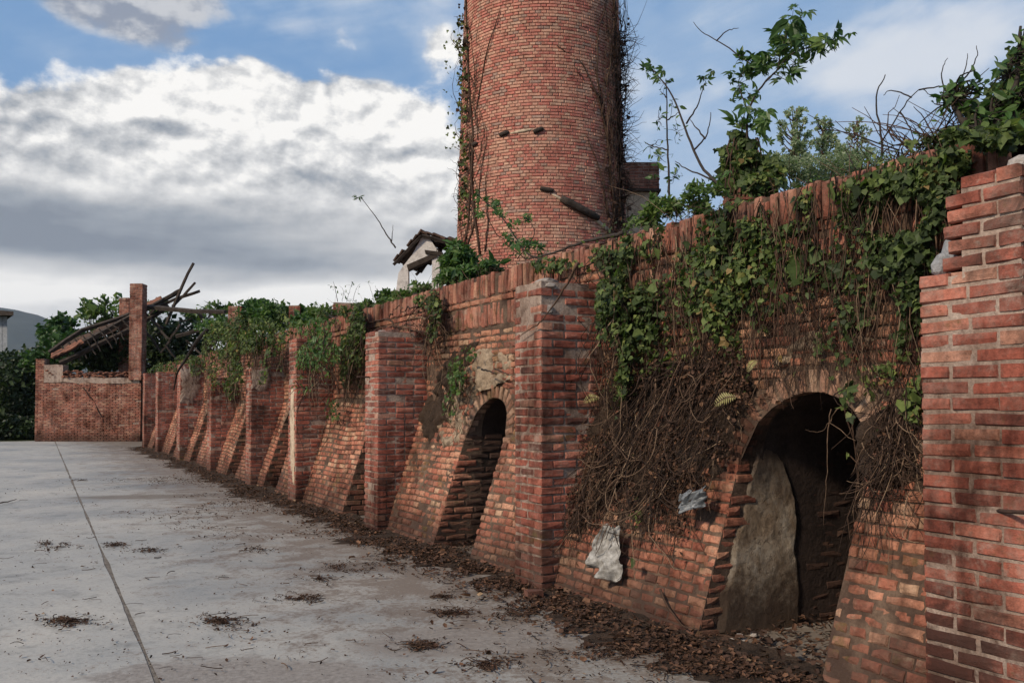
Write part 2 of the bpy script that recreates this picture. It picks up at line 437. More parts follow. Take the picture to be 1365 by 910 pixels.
def brick_mat(name, stops, lime=0.45, limecol=(.36, .31, .26), dirt=0.5, moss=0.0, fine=45):
    m, t, o = newmat(name); p = pos(t); tn = tone_of(t)
    c = t.ramp(tn, stops)
    g = t.noise(p, fine, 5, .65)
    c = t.mix(1.0, c, t.ramp(g, [(.25, .55), (.5, 1.0), (.75, 1.3)]), 'MULTIPLY')
    g9 = t.noise(t.vm('ADD', p, (4, 2, 9)), 8.5, 6, .7, .3)
    c = t.mix(1.0, c, t.ramp(g9, [(.30, (.42, .36, .33)), (.47, (.92, .90, .88)), (.7, (1.15, 1.12, 1.08))]), 'MULTIPLY')
    pit = t.noise(p, 170, 3, .6)
    c = t.mix(t.mr(pit, .60, .74, 0, .55), c, (.07, .035, .03))
    l1 = t.noise(p, 3.1, 6, .68, .4); l2 = t.noise(p, 22, 5, .7)
    lf = t.mr(t.m('ADD', t.m('MULTIPLY', l1, .62), t.m('MULTIPLY', l2, .38)), .600 - .12 * lime, .74 - .12 * lime, 0, .80)
    film = t.mr(t.m('ADD', t.m('MULTIPLY', t.noise(t.vm('ADD', p, (2.2, 8.1, 4.4)), 5.5, 6, .66, .3), .6), t.m('MULTIPLY', l2, .4)), .44, .66, .06, .16 + .62 * lime)
    c = t.mix(film, c, tuple(x * .86 for x in limecol))
    c = t.mix(lf, c, t.mix(l2, limecol, tuple(x * .7 for x in limecol)))
    d1 = t.noise(t.vm('ADD', p, (5.2, 1.3, 8.8)), 1.7, 7, .65, .6)
    c = t.mix(t.mr(d1, .62 - .20 * dirt, .84 - .20 * dirt, 0, .85), c, (.045, .030, .024))
    # splash soil at the foot of the walls, deepened to paint in base shade
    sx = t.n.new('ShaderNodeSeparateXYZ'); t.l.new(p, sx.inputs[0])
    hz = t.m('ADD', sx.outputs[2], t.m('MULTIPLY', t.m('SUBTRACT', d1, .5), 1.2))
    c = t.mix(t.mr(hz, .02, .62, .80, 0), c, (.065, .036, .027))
    if moss: 
        ms = t.noise(t.vm('ADD', p, (1.2, 9.3, 2.8)), 2.6, 6, .7)
        c = t.mix(t.mr(ms, .62 - .12 * moss, .75 - .12 * moss, 0, .75), c, (.085, .070, .026))
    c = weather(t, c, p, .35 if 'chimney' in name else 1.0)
    if name == 'brick_red':
        q = P(2.60, D_PIER, .42); dv_ = t.n.new('ShaderNodeVectorMath'); dv_.operation = 'DISTANCE'; t.l.new(p, dv_.inputs[0]); dv_.inputs[1].default_value = tuple(q)
        c = t.mix(t.mr(t.m('ADD', dv_.outputs['Value'], t.m('MULTIPLY', t.m('SUBTRACT', l1, .5), .9)), .18, .42, .88, 0), c, (.035, .016, .012))
    h = t.m('ADD', t.m('MULTIPLY', g, .7), t.m('MULTIPLY', pit, .45))
    finish(t, o, c, .92, h, .75, .012)
    return m
PIER_ST = [(0, (.10, .036, .028)), (.2, (.22, .062, .043)), (.5, (.335, .096, .066)), (.8, (.39, .145, .10)), (1, (.40, .215, .155))]
BATT_ST = [(0, (.12, .048, .036)), (.22, (.28, .090, .060)), (.5, (.40, .150, .098)), (.8, (.47, .235, .155)), (1, (.48, .32, .22))]
UPPER_ST = [(0, (.14, .055, .042)), (.3, (.27, .095, .062)), (.55, (.36, .15, .095)), (.85, (.40, .215, .135)), (1, (.40, .27, .18))]
CHIM_ST = [(0, (.42, .125, .10)), (.36, (.47, .17, .13)), (.52, (.51, .235, .17)), (.8, (.53, .29, .21)), (.93, (.54, .33, .24)), (1, (.30, .20, .17))]
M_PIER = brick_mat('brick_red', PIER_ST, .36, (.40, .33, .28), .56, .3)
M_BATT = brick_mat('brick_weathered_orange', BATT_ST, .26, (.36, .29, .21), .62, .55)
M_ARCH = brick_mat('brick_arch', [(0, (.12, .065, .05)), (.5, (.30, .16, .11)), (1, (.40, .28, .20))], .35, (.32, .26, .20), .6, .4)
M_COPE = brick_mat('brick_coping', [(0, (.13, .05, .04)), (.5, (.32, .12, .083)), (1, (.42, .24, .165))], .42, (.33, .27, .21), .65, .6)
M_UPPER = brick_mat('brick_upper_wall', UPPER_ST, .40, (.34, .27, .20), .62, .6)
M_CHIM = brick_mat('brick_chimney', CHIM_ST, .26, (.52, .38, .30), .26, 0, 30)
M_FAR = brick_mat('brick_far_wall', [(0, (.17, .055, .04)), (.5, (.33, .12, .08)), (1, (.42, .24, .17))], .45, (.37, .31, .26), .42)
def plain(name, a, b, scale=6, rough=.95, c=None, bumpscale=None, strength=.6, dist=.02, spec=.2, wx=0):
    m, t, o = newmat(name); p = pos(t)
    n = t.noise(p, scale, 7, .65, .3)
    col_ = t.ramp(n, [(.3, a), (.7, b)] if c is None else [(.28, a), (.5, b), (.72, c)])
    n2_ = t.noise(p, bumpscale or scale * 6, 5, .7)
    col_ = t.mix(1.0, col_, t.ramp(n2_, [(.25, .65), (.7, 1.2)]), 'MULTIPLY')
    if wx:
        col_ = weather(t, col_, p, wx)
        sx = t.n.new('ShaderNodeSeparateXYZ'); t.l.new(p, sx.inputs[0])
        col_ = t.mix(t.mr(t.m('ADD', sx.outputs[2], t.m('MULTIPLY', t.m('SUBTRACT', n, .5), 1.0)), .02, .62, .85, 0), col_, (.05, .03, .023))  # soil splash, strengthened as painted shade along the wall foot
    finish(t, o, col_, rough, t.m('ADD', n2_, t.m('MULTIPLY', n, 1.5)), strength, dist, spec)
    return m
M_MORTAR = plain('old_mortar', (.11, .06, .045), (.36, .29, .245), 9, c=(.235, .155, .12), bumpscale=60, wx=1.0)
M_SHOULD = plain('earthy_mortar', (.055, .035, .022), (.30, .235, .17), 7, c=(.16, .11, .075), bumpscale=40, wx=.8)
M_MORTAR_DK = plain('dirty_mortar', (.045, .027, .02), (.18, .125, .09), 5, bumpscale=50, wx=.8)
M_MORTAR_CH = plain('chimney_mortar', (.26, .155, .12), (.38, .24, .185), 5, bumpscale=60)
M_PLASTER = plain('lime_plaster', (.19, .13, .085), (.52, .41, .30), 4.5, c=(.36, .265, .185), bumpscale=30, strength=.45, dist=.012)
def jamb_plaster():
    m, t, o = newmat('stained_jamb_plaster'); p = pos(t)
    mp = t.n.new('ShaderNodeMapping'); mp.inputs['Scale'].default_value = (1, 1, .35); t.l.new(p, mp.inputs[0]); pv_ = mp.outputs[0]
    a = t.noise(p, 3.2, 8, .7, .4); b = t.noise(pv_, 9, 7, .7, .5); c = t.noise(p, 40, 5, .7)
    cl = t.ramp(a, [(.30, (.11, .07, .045)), (.44, (.27, .195, .13)), (.57, (.38, .31, .235)), (.70, (.25, .24, .225))])
    cl = t.mix(1.0, cl, t.ramp(b, [(.28, (.38, .32, .28)), (.46, (.9, .9, .9)), (.7, (1.2, 1.2, 1.2))]), 'MULTIPLY')
    cl = t.mix(1.0, cl, t.ramp(c, [(.28, .6), (.5, 1.0), (.75, 1.15)]), 'MULTIPLY')
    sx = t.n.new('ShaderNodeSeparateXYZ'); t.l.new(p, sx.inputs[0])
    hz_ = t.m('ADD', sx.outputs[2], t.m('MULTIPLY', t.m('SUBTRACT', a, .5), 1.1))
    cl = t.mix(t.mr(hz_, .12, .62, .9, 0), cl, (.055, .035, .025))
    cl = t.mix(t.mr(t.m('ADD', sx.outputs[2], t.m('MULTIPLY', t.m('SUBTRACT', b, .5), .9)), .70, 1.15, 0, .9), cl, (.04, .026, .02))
    vo = t.n.new('ShaderNodeTexVoronoi'); vo.feature = 'DISTANCE_TO_EDGE'; vo.inputs['Scale'].default_value = 5; t.set(vo.inputs['Vector'], t.vm('ADD', p, t.noise(p, 6, 3, .5, 0, 'Color')))
    cl = t.mix(t.mr(vo.outputs['Distance'], .0, .02, .6, 0), cl, (.07, .045, .03))
    finish(t, o, cl, .95, t.m('ADD', c, t.m('MULTIPLY', t.mr(vo.outputs['Distance'], 0, .03), .6)), .5, .008); return m
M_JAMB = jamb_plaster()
M_PLASTERW = plain('pale_plaster', (.36, .33, .31), (.62, .58, .55), 2.5, c=(.5, .47, .44), bumpscale=20)
M_JOINT = plain('joint_dirt', (.10, .08, .065), (.26, .225, .19), 14, bumpscale=70)
M_GREYCEM = plain('grey_cement', (.16, .165, .17), (.33, .33, .34), 6, bumpscale=50)
M_SOIL = plain('soil', (.030, .019, .013), (.085, .055, .038), 7, bumpscale=45, strength=1.0, dist=.04)
M_DARK = plain('soot_shade_masonry', (.02, .014, .012), (.06, .04, .032), 5, bumpscale=30)  # soot colour taken near black, with the interior shade painted into it
M_WOOD = plain('old_timber', (.020, .015, .012), (.075, .058, .048), 5, bumpscale=60)
M_WOODG = plain('grey_timber', (.08, .07, .065), (.19, .175, .165), 5, bumpscale=60)
M_TILE = plain('roof_tile', (.10, .05, .035), (.28, .12, .075), 7, bumpscale=40)
M_TILEDK = plain('mossy_roof_tile', (.03, .022, .018), (.12, .07, .05), 6, bumpscale=40)
M_METAL = plain('rusty_iron', (.03, .022, .02), (.10, .055, .038), 12, rough=.7, bumpscale=80)
M_ROCK = plain('rubble', (.20, .17, .15), (.42, .38, .35), 8, bumpscale=60)
M_RAG = plain('pale_cloth', (.09, .075, .06), (.46, .445, .42), 16, rough=.8, bumpscale=40, strength=.3)
M_BAG = plain('grey_plastic', (.05, .055, .06), (.19, .20, .21), 14, rough=.35, bumpscale=40, strength=.3, spec=.5)
M_HUT = plain('hut_boards', (.20, .21, .22), (.34, .35, .37), 1.5, bumpscale=12)
M_GRASS = plain('rough_grass', (.025, .032, .012), (.07, .075, .028), .6, c=(.05, .05, .025), bumpscale=8)
M_HILL = plain('mountain', (.020, .032, .030), (.045, .055, .048), .004, bumpscale=.02, strength=0)

def leafmat(name, stops, trans=.35, rough=.45):
    m, t, o = newmat(name); tn = tone_of(t); c = t.ramp(tn, stops)
    c = t.mix(1.0, c, t.ramp(t.noise(pos(t), 30, 2, .5), [(.3, .75), (.7, 1.2)]), 'MULTIPLY')
    b = t.n.new('ShaderNodeBsdfPrincipled'); t.set(b.inputs['Base Color'], c); b.inputs['Roughness'].default_value = rough
    b.inputs['Specular IOR Level'].default_value = .3
    tr = t.n.new('ShaderNodeBsdfTranslucent'); t.set(tr.inputs[0], t.mix(1.0, c, (1.0, 1.25, .6), 'MULTIPLY'))
    mx = t.n.new('ShaderNodeMixShader'); mx.inputs[0].default_value = trans
    t.l.new(b.outputs[0], mx.inputs[1]); t.l.new(tr.outputs[0], mx.inputs[2]); t.l.new(mx.outputs[0], o.inputs[0])
    return m
M_IVY = leafmat('ivy_leaf', [(0, (.028, .042, .014)), (.42, (.068, .100, .028)), (.78, (.14, .185, .050)), (.93, (.23, .25, .075)), (1, (.24, .16, .06))], .35, .6)
M_GREEN = leafmat('shrub_leaf', [(0, (.025, .055, .018)), (.6, (.06, .12, .03)), (1, (.13, .19, .05))])
M_FRESH = leafmat('fresh_leaf', [(0, (.045, .085, .022)), (.6, (.10, .16, .04)), (1, (.19, .24, .07))], .4)
M_HEDGE = leafmat('hedge_leaf', [(0, (.014, .024, .010)), (.6, (.035, .055, .018)), (1, (.075, .10, .030))], .25)
M_POPLAR = leafmat('poplar_leaf', [(0, (.14, .18, .10)), (.6, (.25, .29, .18)), (1, (.38, .42, .28))], .45)
M_DEAD = leafmat('dead_leaf', [(0, (.025, .014, .010)), (.5, (.085, .042, .025)), (.85, (.18, .09, .05)), (1, (.30, .20, .12))], .1, .8)
M_FERN = leafmat('dry_fern', [(0, (.25, .22, .08)), (1, (.40, .36, .16))], .3)
def stemmat(name, stops):
    m, t, o = newmat(name); c = t.ramp(tone_of(t), stops)
    c = t.mix(1.0, c, t.ramp(t.noise(pos(t), 60, 3, .6), [(.3, .6), (.7, 1.25)]), 'MULTIPLY')
    finish(t, o, c, .85); return m
M_STEM = stemmat('vine_stem', [(0, (.024, .014, .010)), (.6, (.090, .052, .034)), (1, (.25, .17, .11))])
M_TWIG = stemmat('dark_twig', [(0, (.018, .014, .012)), (1, (.075, .06, .05))])

M_SOOT_SHADE = brick_mat('soot_shade_brick', [(0, (.03, .018, .015)), (.6, (.075, .04, .03)), (1, (.12, .07, .05))], .1, (.12, .10, .085), .5)  # sooty brick darkened further to paint the shade inside the arches
# concrete yard
def concrete_mat():
    m, t, o = newmat('yard_concrete'); p = pos(t)
    a = t.noise(p, .55, 7, .62, .5); b = t.noise(t.vm('ADD', p, (3, 7, 0)), 2.7, 7, .68, .4); c_ = t.noise(p, 26, 6, .7); d = t.noise(p, 140, 3, .6)
    col_ = t.ramp(a, [(.28, (.20, .207, .208)), (.5, (.335, .322, .298)), (.72, (.42, .392, .35))])
    col_ = t.mix(1.0, col_, t.ramp(b, [(.28, .62), (.47, .98), (.75, 1.12)]), 'MULTIPLY')
    col_ = t.mix(1.0, col_, t.ramp(c_, [(.25, .62), (.48, 1.0), (.8, 1.18)]), 'MULTIPLY')
    # brown stains, more of them towards the kiln wall
    sx = t.n.new('ShaderNodeVectorMath'); sx.operation = 'DOT_PRODUCT'; t.l.new(p, sx.inputs[0]); sx.inputs[1].default_value = tuple(nv)
    dd = sx.outputs['Value']
    near = t.mr(dd, .2, 3.9, 0, .17)
    f = t.m('ADD', t.m('ADD', t.m('MULTIPLY', b, .55), t.m('MULTIPLY', c_, .45)), near)
    col_ = t.mix(t.mr(f, .525, .66, 0, .80), col_, (.125, .088, .064))
    # gravelly worn patch near the bottom of the picture and the old puddle stain
    sp = t.n.new('ShaderNodeSeparateXYZ'); t.l.new(p, sp.inputs[0])
    def ell(cx, cy, rx, ry, rot=0):
        ca, sa = math.cos(rot), math.sin(rot)
        x = t.m('SUBTRACT', sp.outputs[0], cx); y = t.m('SUBTRACT', sp.outputs[1], cy)
        xx = t.m('ADD', t.m('MULTIPLY', x, ca / rx), t.m('MULTIPLY', y, sa / rx)); yy = t.m('ADD', t.m('MULTIPLY', x, -sa / ry), t.m('MULTIPLY', y, ca / ry))
        return t.m('SQRT', t.m('ADD', t.m('MULTIPLY', xx, xx), t.m('MULTIPLY', yy, yy)))
    g1 = pg(330, 905); g2 = pg(640, 850); g3 = pg(185, 662)
    e1 = t.m('MINIMUM', ell(g1[0] , g1[1], .85, .42, -.1), ell(g2[0]+.1, g2[1], .95, .38, .25))
    e1 = t.m('ADD', e1, t.m('MULTIPLY', t.m('SUBTRACT', b, .5), 1.6))
    grav = t.ramp(c_, [(.3, (.13, .105, .09)), (.55, (.24, .21, .185)), (.75, (.36, .33, .30))])
    col_ = t.mix(t.mr(e1, .75, 1.1, .85, 0), col_, grav)
    e3 = t.m('ADD', ell(g3[0], g3[1], 1.25, .42, .12), t.m('MULTIPLY', t.m('SUBTRACT', b, .5), 1.2))
    col_ = t.mix(t.mr(e3, .5, 1.15, .7, 0), col_, (.12, .09, .065))
    col_ = t.mix(t.mr(d, .66, .74, 0, .5), col_, (.08, .06, .05))
    h = t.m('ADD', t.m('MULTIPLY', c_, 1.0), t.m('MULTIPLY', d, .5))
    finish(t, o, col_, t.ramp(a, [(.3, .62), (.7, .85)]), h, .45, .008, .3)
    return m
M_CONC = concrete_mat()

# ------------------------------------------------------------------ setting: ground, yard, hill
def grid_mesh(name, fn, nu, nv_, mat, parent=None, kind=None, smooth=True, tone=0.5):
    uu, vv = np.meshgrid(np.linspace(0, 1, nu), np.linspace(0, 1, nv_), indexing='ij')
    V = fn(uu.ravel(), vv.ravel())
    i = np.arange(nu - 1)[:, None] * nv_ + np.arange(nv_ - 1)[None]
    q = np.stack([i, i + nv_, i + nv_ + 1, i + 1], -1).reshape(-1)
    me = mesh_np(name, V, q, np.full((nu - 1) * (nv_ - 1), 4), np.full(len(V), tone), smooth)
    return link(name, me, mat, parent, kind=kind)
gx = np.array([-5000, -300, -60, -20, 60, 300, 5000.]); gy = np.array([-3000, -60, 0, 40, 70, 300, 6000.])
def ground_fn(u, v):
    x = np.interp(u, np.linspace(0, 1, 7), gx); y = np.interp(v, np.linspace(0, 1, 7), gy)
    return np.stack([x, y, np.full_like(x, -.06)], 1)
tag(grid_mesh('ground', ground_fn, 7, 7, M_GRASS, smooth=False), kind='structure')
# two concrete slabs either side of the expansion joint
JA, JB = pg(75, 592), pg(211, 912)
jd = (JB - JA) / np.linalg.norm(JB - JA); jn = np.array((jd[1], -jd[0], 0));
if jn[0] < 0: jn = -jn
def slab(name, side):
    j0 = JA - jd * 4; j1 = JB + jd * 14
    def fn(u, v):
        base = j0[None] + (j1 - j0)[None] * v[:, None]
        wob = fbm(np.stack([v * 90, v * 0, v * 0], 1), 1.0, 4) * .012
        far = 14.0 if side < 0 else 9.0
        if side > 0:
            # right slab runs to beneath the kiln wall
            D = base @ nv; far = (D_BASE + 1.6 - D) / (jn @ nv)
        off = np.where(u < .001, .014, far * u) + np.where(u < .001, wob, 0)
        V = base + side * jn[None] * off[:, None] if side < 0 else base + jn[None] * off[:, None]
        V[:, 2] = 0.0 if side > 0 else -.003
        return V
    return tag(grid_mesh(name, fn, 60, 240, M_CONC), kind='structure')
slab('yard_pavement', 1); slab('yard_pavement', -1)
tag(grid_mesh('joint_bed', lambda u, v: (JA - jd * 4)[None] + ((JB + jd * 14) - (JA - jd * 4))[None] * v[:, None] + jn[None] * ((u - .5) * .12)[:, None] + np.array((0, 0, -.007))[None], 2, 20, M_JOINT), kind='structure')
# mountain
def hill_fn(u, v):
    az = -0.75 + u * 1.5
    pu = 682 + FPX * np.tan(az)
    hv = np.interp(pu, [-500, -200, 0, 25, 50, 71, 110, 160, 260, 420, 1300, 1800], [385, 378, 408, 411, 417, 427, 440, 452, 468, 485, 500, 480])
    Y0 = 2600.0; Hh = (539 - hv) / FPX * Y0
    prof = np.interp(v, [0, .55, .75, 1], [0, .72, 1, .3])
    Y = Y0 - 900 + v * 1200
    X = (pu - 682) / FPX * Y
    Z = Hh * prof * np.where(v <= .75, Y / Y0, 1)
    Z = Z + fbm(np.stack([X, Y, Z * 0], 1), .004, 5, 4) * 9 * np.sin(np.pi * np.clip(v, 0, .9))
    return np.stack([X, Y, Z - 1], 1)
tag(grid_mesh('mountain', hill_fn, 160, 24, M_HILL), kind='structure')

# ------------------------------------------------------------------ kiln: piers
def rough_box(t0, t1, D0, D1, z0, z1, seed=0, amp=.006, cell=.07):
    """displaced box in wall coordinates (front, near side, far side, top)"""
    V = []; L = []; Cn = []; off = 0
    nt, nd, nz = [max(1, int(abs(b - a) / cell)) for a, b in ((t0, t1), (D0, D1), (z0, z1))]
    def face(f, a, b):
        nonlocal off
        uu, vv = np.meshgrid(np.linspace(0, 1, a + 1), np.linspace(0, 1, b + 1), indexing='ij')
        p = f(uu.ravel(), vv.ravel()); i = (np.arange(a)[:, None] * (b + 1) + np.arange(b)[None])
        L.append(np.stack([i, i + b + 1, i + b + 2, i + 1], -1).reshape(-1) + off); Cn.append(np.full(a * b, 4)); V.append(p); off += len(p)
    lt = lambda u: t0 + (t1 - t0) * u
    ld = lambda u: D0 + (D1 - D0) * u
    lz = lambda u: z0 + (z1 - z0) * u
    def W3(t, D, z): return t[:, None] * wv + D[:, None] * nv + z[:, None] * zv
    face(lambda u, v: W3(lt(u), D0 + 0 * u, lz(v)), nt, nz)
    face(lambda u, v: W3(lt(u), D1 + 0 * u, lz(v)), nt, nz)
    face(lambda u, v: W3(t0 + 0 * u, ld(u), lz(v)), nd, nz)
    face(lambda u, v: W3(t1 + 0 * u, ld(u), lz(v)), nd, nz)
    face(lambda u, v: W3(lt(u), ld(v), z1 + 0 * u), nt, nd)
    V = np.concatenate(V)
    dsp = np.stack([fbm(V, 7, seed + k, 3) for k in (1, 5, 9)], 1) * amp
    return V + dsp, np.concatenate(L), np.concatenate(Cn)
def join_parts(parts):
    off = 0; V = []; L = []; Cn = []
    for v, l, c in parts:
        V.append(v); L.append(l + off); Cn.append(c); off += len(v)
    return np.concatenate(V), np.concatenate(L), np.concatenate(Cn)
def rt(base=.5, sp=.24): return float(np.clip(rng.normal(base, sp), 0.02, .98))
CP = .07   # course pitch
def pier(t0, t1, top, single, label, Df0=D_PIER, upper=None, notch=None, miss=0.035):
    base = P((t0 + t1) / 2, (Df0 + D_WALL) / 2, 0)
    th = thing('brick_pier', label, 'brick pier', base, 'brick buttress piers along the kiln wall')
    Db = D_WALL + .06
    parts = [rough_box(t0 + .008, t1 - .006, Df0 + .008, Db, -.03, top - .02, int(t0 * 10), .006, .04)]
    if upper: parts.append(rough_box(t0 + .008, upper[0] - .008, Df0 + .008, Db, top - .05, upper[1] - .02, 5, .006, .04))
    V, L, Cn = join_parts(parts)
    link('mortar_core', mesh_np('mortar_core', V, L, Cn, np.full(len(V), .5), True), M_MORTAR, th)
    bk = Bricks(); H = CP - .012; T = .108; j = .012
    zmax = upper[1] if upper else top
    n = int(round(zmax / CP))
    for i in range(n):
        z = (i + .5) * CP; a, b = t0, t1
        if z > top: b = upper[0] + (.07 if z < 2.45 else 0) + rng.normal(0, .014)
        def ok(t, D):
            if notch and notch(t, D, z): return False
            if z > zmax - .15 and rng.random() < .25 and D > Df0 + .2: return False
            return rng.random() > miss
        pr = lambda: rng.normal(0, .0025)
        if i % 2 == 0:
            x = a
            mid = (a + b) / 2 + rng.normal(0, .012)
            for s, e in ((a, mid - j / 2), (mid + j / 2, b)):
                if ok((s + e) / 2, Df0): bk.add(P((s + e) / 2, Df0 + T / 2 + pr(), z + rng.normal(0, .0015)), -wv, -nv, zv, e - s, T, H, rt())
            y = Df0 + T + j
        else:
            if ok(a, Df0 + .1): bk.add(P(a + T / 2 + pr(), Df0 + .11, z), nv, -wv, zv, .22, T, H, rt(.42))
            x = a + T + j
            while x < b - .04:
                L_ = .22 if b - x > .2 else b - x
                if b - (x + L_) < .06: L_ = b - x
                if ok(x, Df0): bk.add(P(x + L_ / 2, Df0 + T / 2 + pr(), z + rng.normal(0, .0015)), -wv, -nv, zv, L_, T, H, rt())
                x += L_ + j
            y = Df0 + .22 + j
        while y < Db - .05:
            L_ = .22 if rng.random() < .68 else .105
            L_ = min(L_, Db - y)
            if L_ > .03 and ok(a, y): bk.add(P(a + T / 2 + pr(), y + L_ / 2, z + rng.normal(0, .0015)), nv, -wv, zv, L_, T, H, rt(.40))
            y += L_ + j
    if single and not upper:
        # top course laid on the core so that the head of the pier reads as bricks
        for y in np.arange(Df0 + .14, D_WALL, .12):
            zt = (upper[1] if upper else top)
            if rng.random() < .75: bk.add(P((t0 + (upper[0] if upper else t1)) / 2 + rng.normal(0, .02), y, zt - .03 + rng.normal(0, .012)), wv, zv, nv, .2, .06, .1, rt())
    bk.build('brick', M_PIER, th, single, BTP)
    return th

def rubble(name, label, spots, mat, parent=None, grp=None, cat='rubble'):
    """irregular broken lumps joined as one mesh; spots: (centre, size)"""
    V = []; L = []; Cn = []; off = 0
    import bmesh
    bm = bmesh.new(); bmesh.ops.create_icosphere(bm, subdivisions=2, radius=.5)
    bv = np.array([v.co[:] for v in bm.verts]); bf = np.array([[v.index for v in f.verts] for f in bm.faces]); bm.free()
    for c, s in spots:
        q = bv * (1 + .30 * fbm(bv + rng.random(3) * 50, 1.7, 3, 2))[:, None]
        q = np.clip(q, -.4, .4)
        q = q * np.asarray(s)
        a = rng.random() * 6.28; ca, sa = math.cos(a), math.sin(a)
        q = q @ np.array(((ca, -sa, 0), (sa, ca, 0), (0, 0, 1)))
        V.append(q + np.asarray(c)); L.append(bf.ravel() + off); Cn.append(np.full(len(bf), 3)); off += len(q)
    me = mesh_np(name, np.concatenate(V), np.concatenate(L), np.concatenate(Cn), None, False)
    o = link(name, me, mat, parent)
    if label and parent is None: tag(o, label, cat, grp)
    return o

PIERS = [(2.27, 2.77), (6.26, 6.70), (10.06, 10.51), (13.67, 14.11), (16.78, 17.2), (20.78, 21.22), (25.3, 25.8), (29.8, 30.3), (33.3, 33.8)]
TOPS = [2.10, 2.52, 2.38, 2.52, 2.20, 2.08, 2.56, 2.5, 2.58]
PL = ['large stepped red brick pier at the right edge with cement lump on its ledge',
      'red brick pier with white broken rubble head, between the two clear arches',
      'brick pier with lime streaked side and thin iron stub, left of the clear arch',
      'narrow brick pier with pale render strip on its front edge beside green sapling sprays',
      'brick pier with grey cement patch at its head under the thick hanging ivy',
      'slim brick pier half covered on top by the dark ivy curtain',
      'brick pier with pointed broken head and thin dark crack line, far along the wall',
      'far brick pier beside the hanging dark branch, second from the end wall',
      'farthest brick pier, touching the low end wall of the yard']
def notch1(t, D, z):
    return (D < D_PIER + .22 and t < 6.60 and 2.14 < z < 2.40 and rng.random() < .75) or (z > 2.44 and D < D_PIER + .12)
def notch2(t, D, z): return D < D_PIER + .14 and z > 2.28 and rng.random() < .7
piers = []
for k in range(9):
    a, b = PIERS[k]
    kw = {}
    if k == 0: kw = dict(upper=(2.56, 2.52))
    if k == 1: kw = dict(notch=notch1)
    if k == 2: kw = dict(notch=notch2)
    piers.append(pier(a, b, TOPS[k], k < 4, PL[k], **kw))
rubble('cement_lump', None, [(P(2.66, D_PIER + .12, 2.20), (.13, .13, .24)), (P(2.72, D_PIER + .10, 2.15), (.1, .12, .14)), (P(2.61, D_PIER + .2, 2.24), (.12, .14, .3))], M_GREYCEM, piers[0])
rubble('loose_stone', 'grey stone lying on top of the stepped pier', [(P(2.42, D_PIER + .28, 2.56), (.2, .16, .13))], M_ROCK, None, cat='stone')
rubble('broken_masonry', None, [(P(6.32 + rng.random() * .26, D_PIER + .08 + rng.random() * .16, 2.12 + .03 * i), (.13, .12, .07)) for i in range(5)] +
       [(P(6.45, D_PIER + .18, 2.52), (.3, .2, .07)), (P(6.3, D_PIER + .1, 2.47), (.14, .12, .05)), (P(6.30, D_PIER + .09, 2.27), (.12, .1, .1))], M_ROCK, piers[1])
rubble('broken_masonry', None, [(P(10.15 + .2 * rng.random(), D_PIER + .08 + .1 * rng.random(), 2.28 + .03 * i), (.16, .14, .07)) for i in range(4)], M_ROCK, piers[2])
# iron bits
def bar(name, label, cat, pts, r, mat, parent=None, sides=6, grp=None):
    o = tubes(name, [(smooth_path(pts, 6), r, sides, .5)], mat, parent)
    if parent is None: tag(o, label, cat, grp)
    return o
bar('iron_bar', None, None, [pw(1326, 680, D_PIER + .03), pw(1352, 682, D_PIER - .05), pw(1378, 683, D_PIER - .16)], .009, M_METAL, piers[0])
bar('iron_bar', None, None, [P(10.35, D_PIER + .02, 1.83), P(10.34, D_PIER - .16, 1.83)], .012, M_METAL, piers[2])
# thin patches of grey render on pier faces (each its own slab standing 6 mm proud)
def patch(name, center_fn, poly, mat, parent, thick=.010, seed=1, n=90):
    """irregular thin plate; center_fn(a,b)->3D point on face, and normal"""
    c = np.mean(poly, 0); ang = np.linspace(0, 2 * math.pi, n, endpoint=False)
    pl = np.array(poly); V = []
    # resample polygon outline
    q = np.vstack([pl, pl[:1]]); seg = np.linalg.norm(np.diff(q, axis=0), axis=1); s = np.concatenate([[0], np.cumsum(seg)])
    ss = np.linspace(0, s[-1], n, endpoint=False); ox = np.interp(ss, s, q[:, 0]); oy = np.interp(ss, s, q[:, 1])
    r = 1 + .22 * fbm(np.stack([ox * 14, oy * 14, ox * 0 + seed], 1), 1.0, seed, 4)
    ox = c[0] + (ox - c[0]) * r; oy = c[1] + (oy - c[1]) * r
    top, nrm = center_fn
    for k_, h in ((1, 0), (.93, 1), (.5, 1.1)):
        for x, y in zip(ox, oy): V.append(top(c[0] + (x - c[0]) * k_, c[1] + (y - c[1]) * k_) + nrm * thick * h)
    V.append(top(c[0], c[1]) + nrm * thick)
    F = []
    for r_ in range(2):
        for i in range(n): F.append((r_ * n + i, r_ * n + (i + 1) % n, (r_ + 1) * n + (i + 1) % n, (r_ + 1) * n + i))
    for i in range(n): F.append((2 * n + i, 2 * n + (i + 1) % n, 3 * n))
    V = np.array(V); V += (fbm(V, 14, seed)[:, None] * nrm[None]) * .004
    me = bpy.data.meshes.new(name); me.from_pydata([tuple(v) for v in V], [], F); me.update()
    return link(name, me, mat, parent, smooth=True)
front = lambda Dp: ((lambda t, z: P(t, Dp, z)), -nv)
side = lambda tp: ((lambda D, z: P(tp, D, z)), -wv)
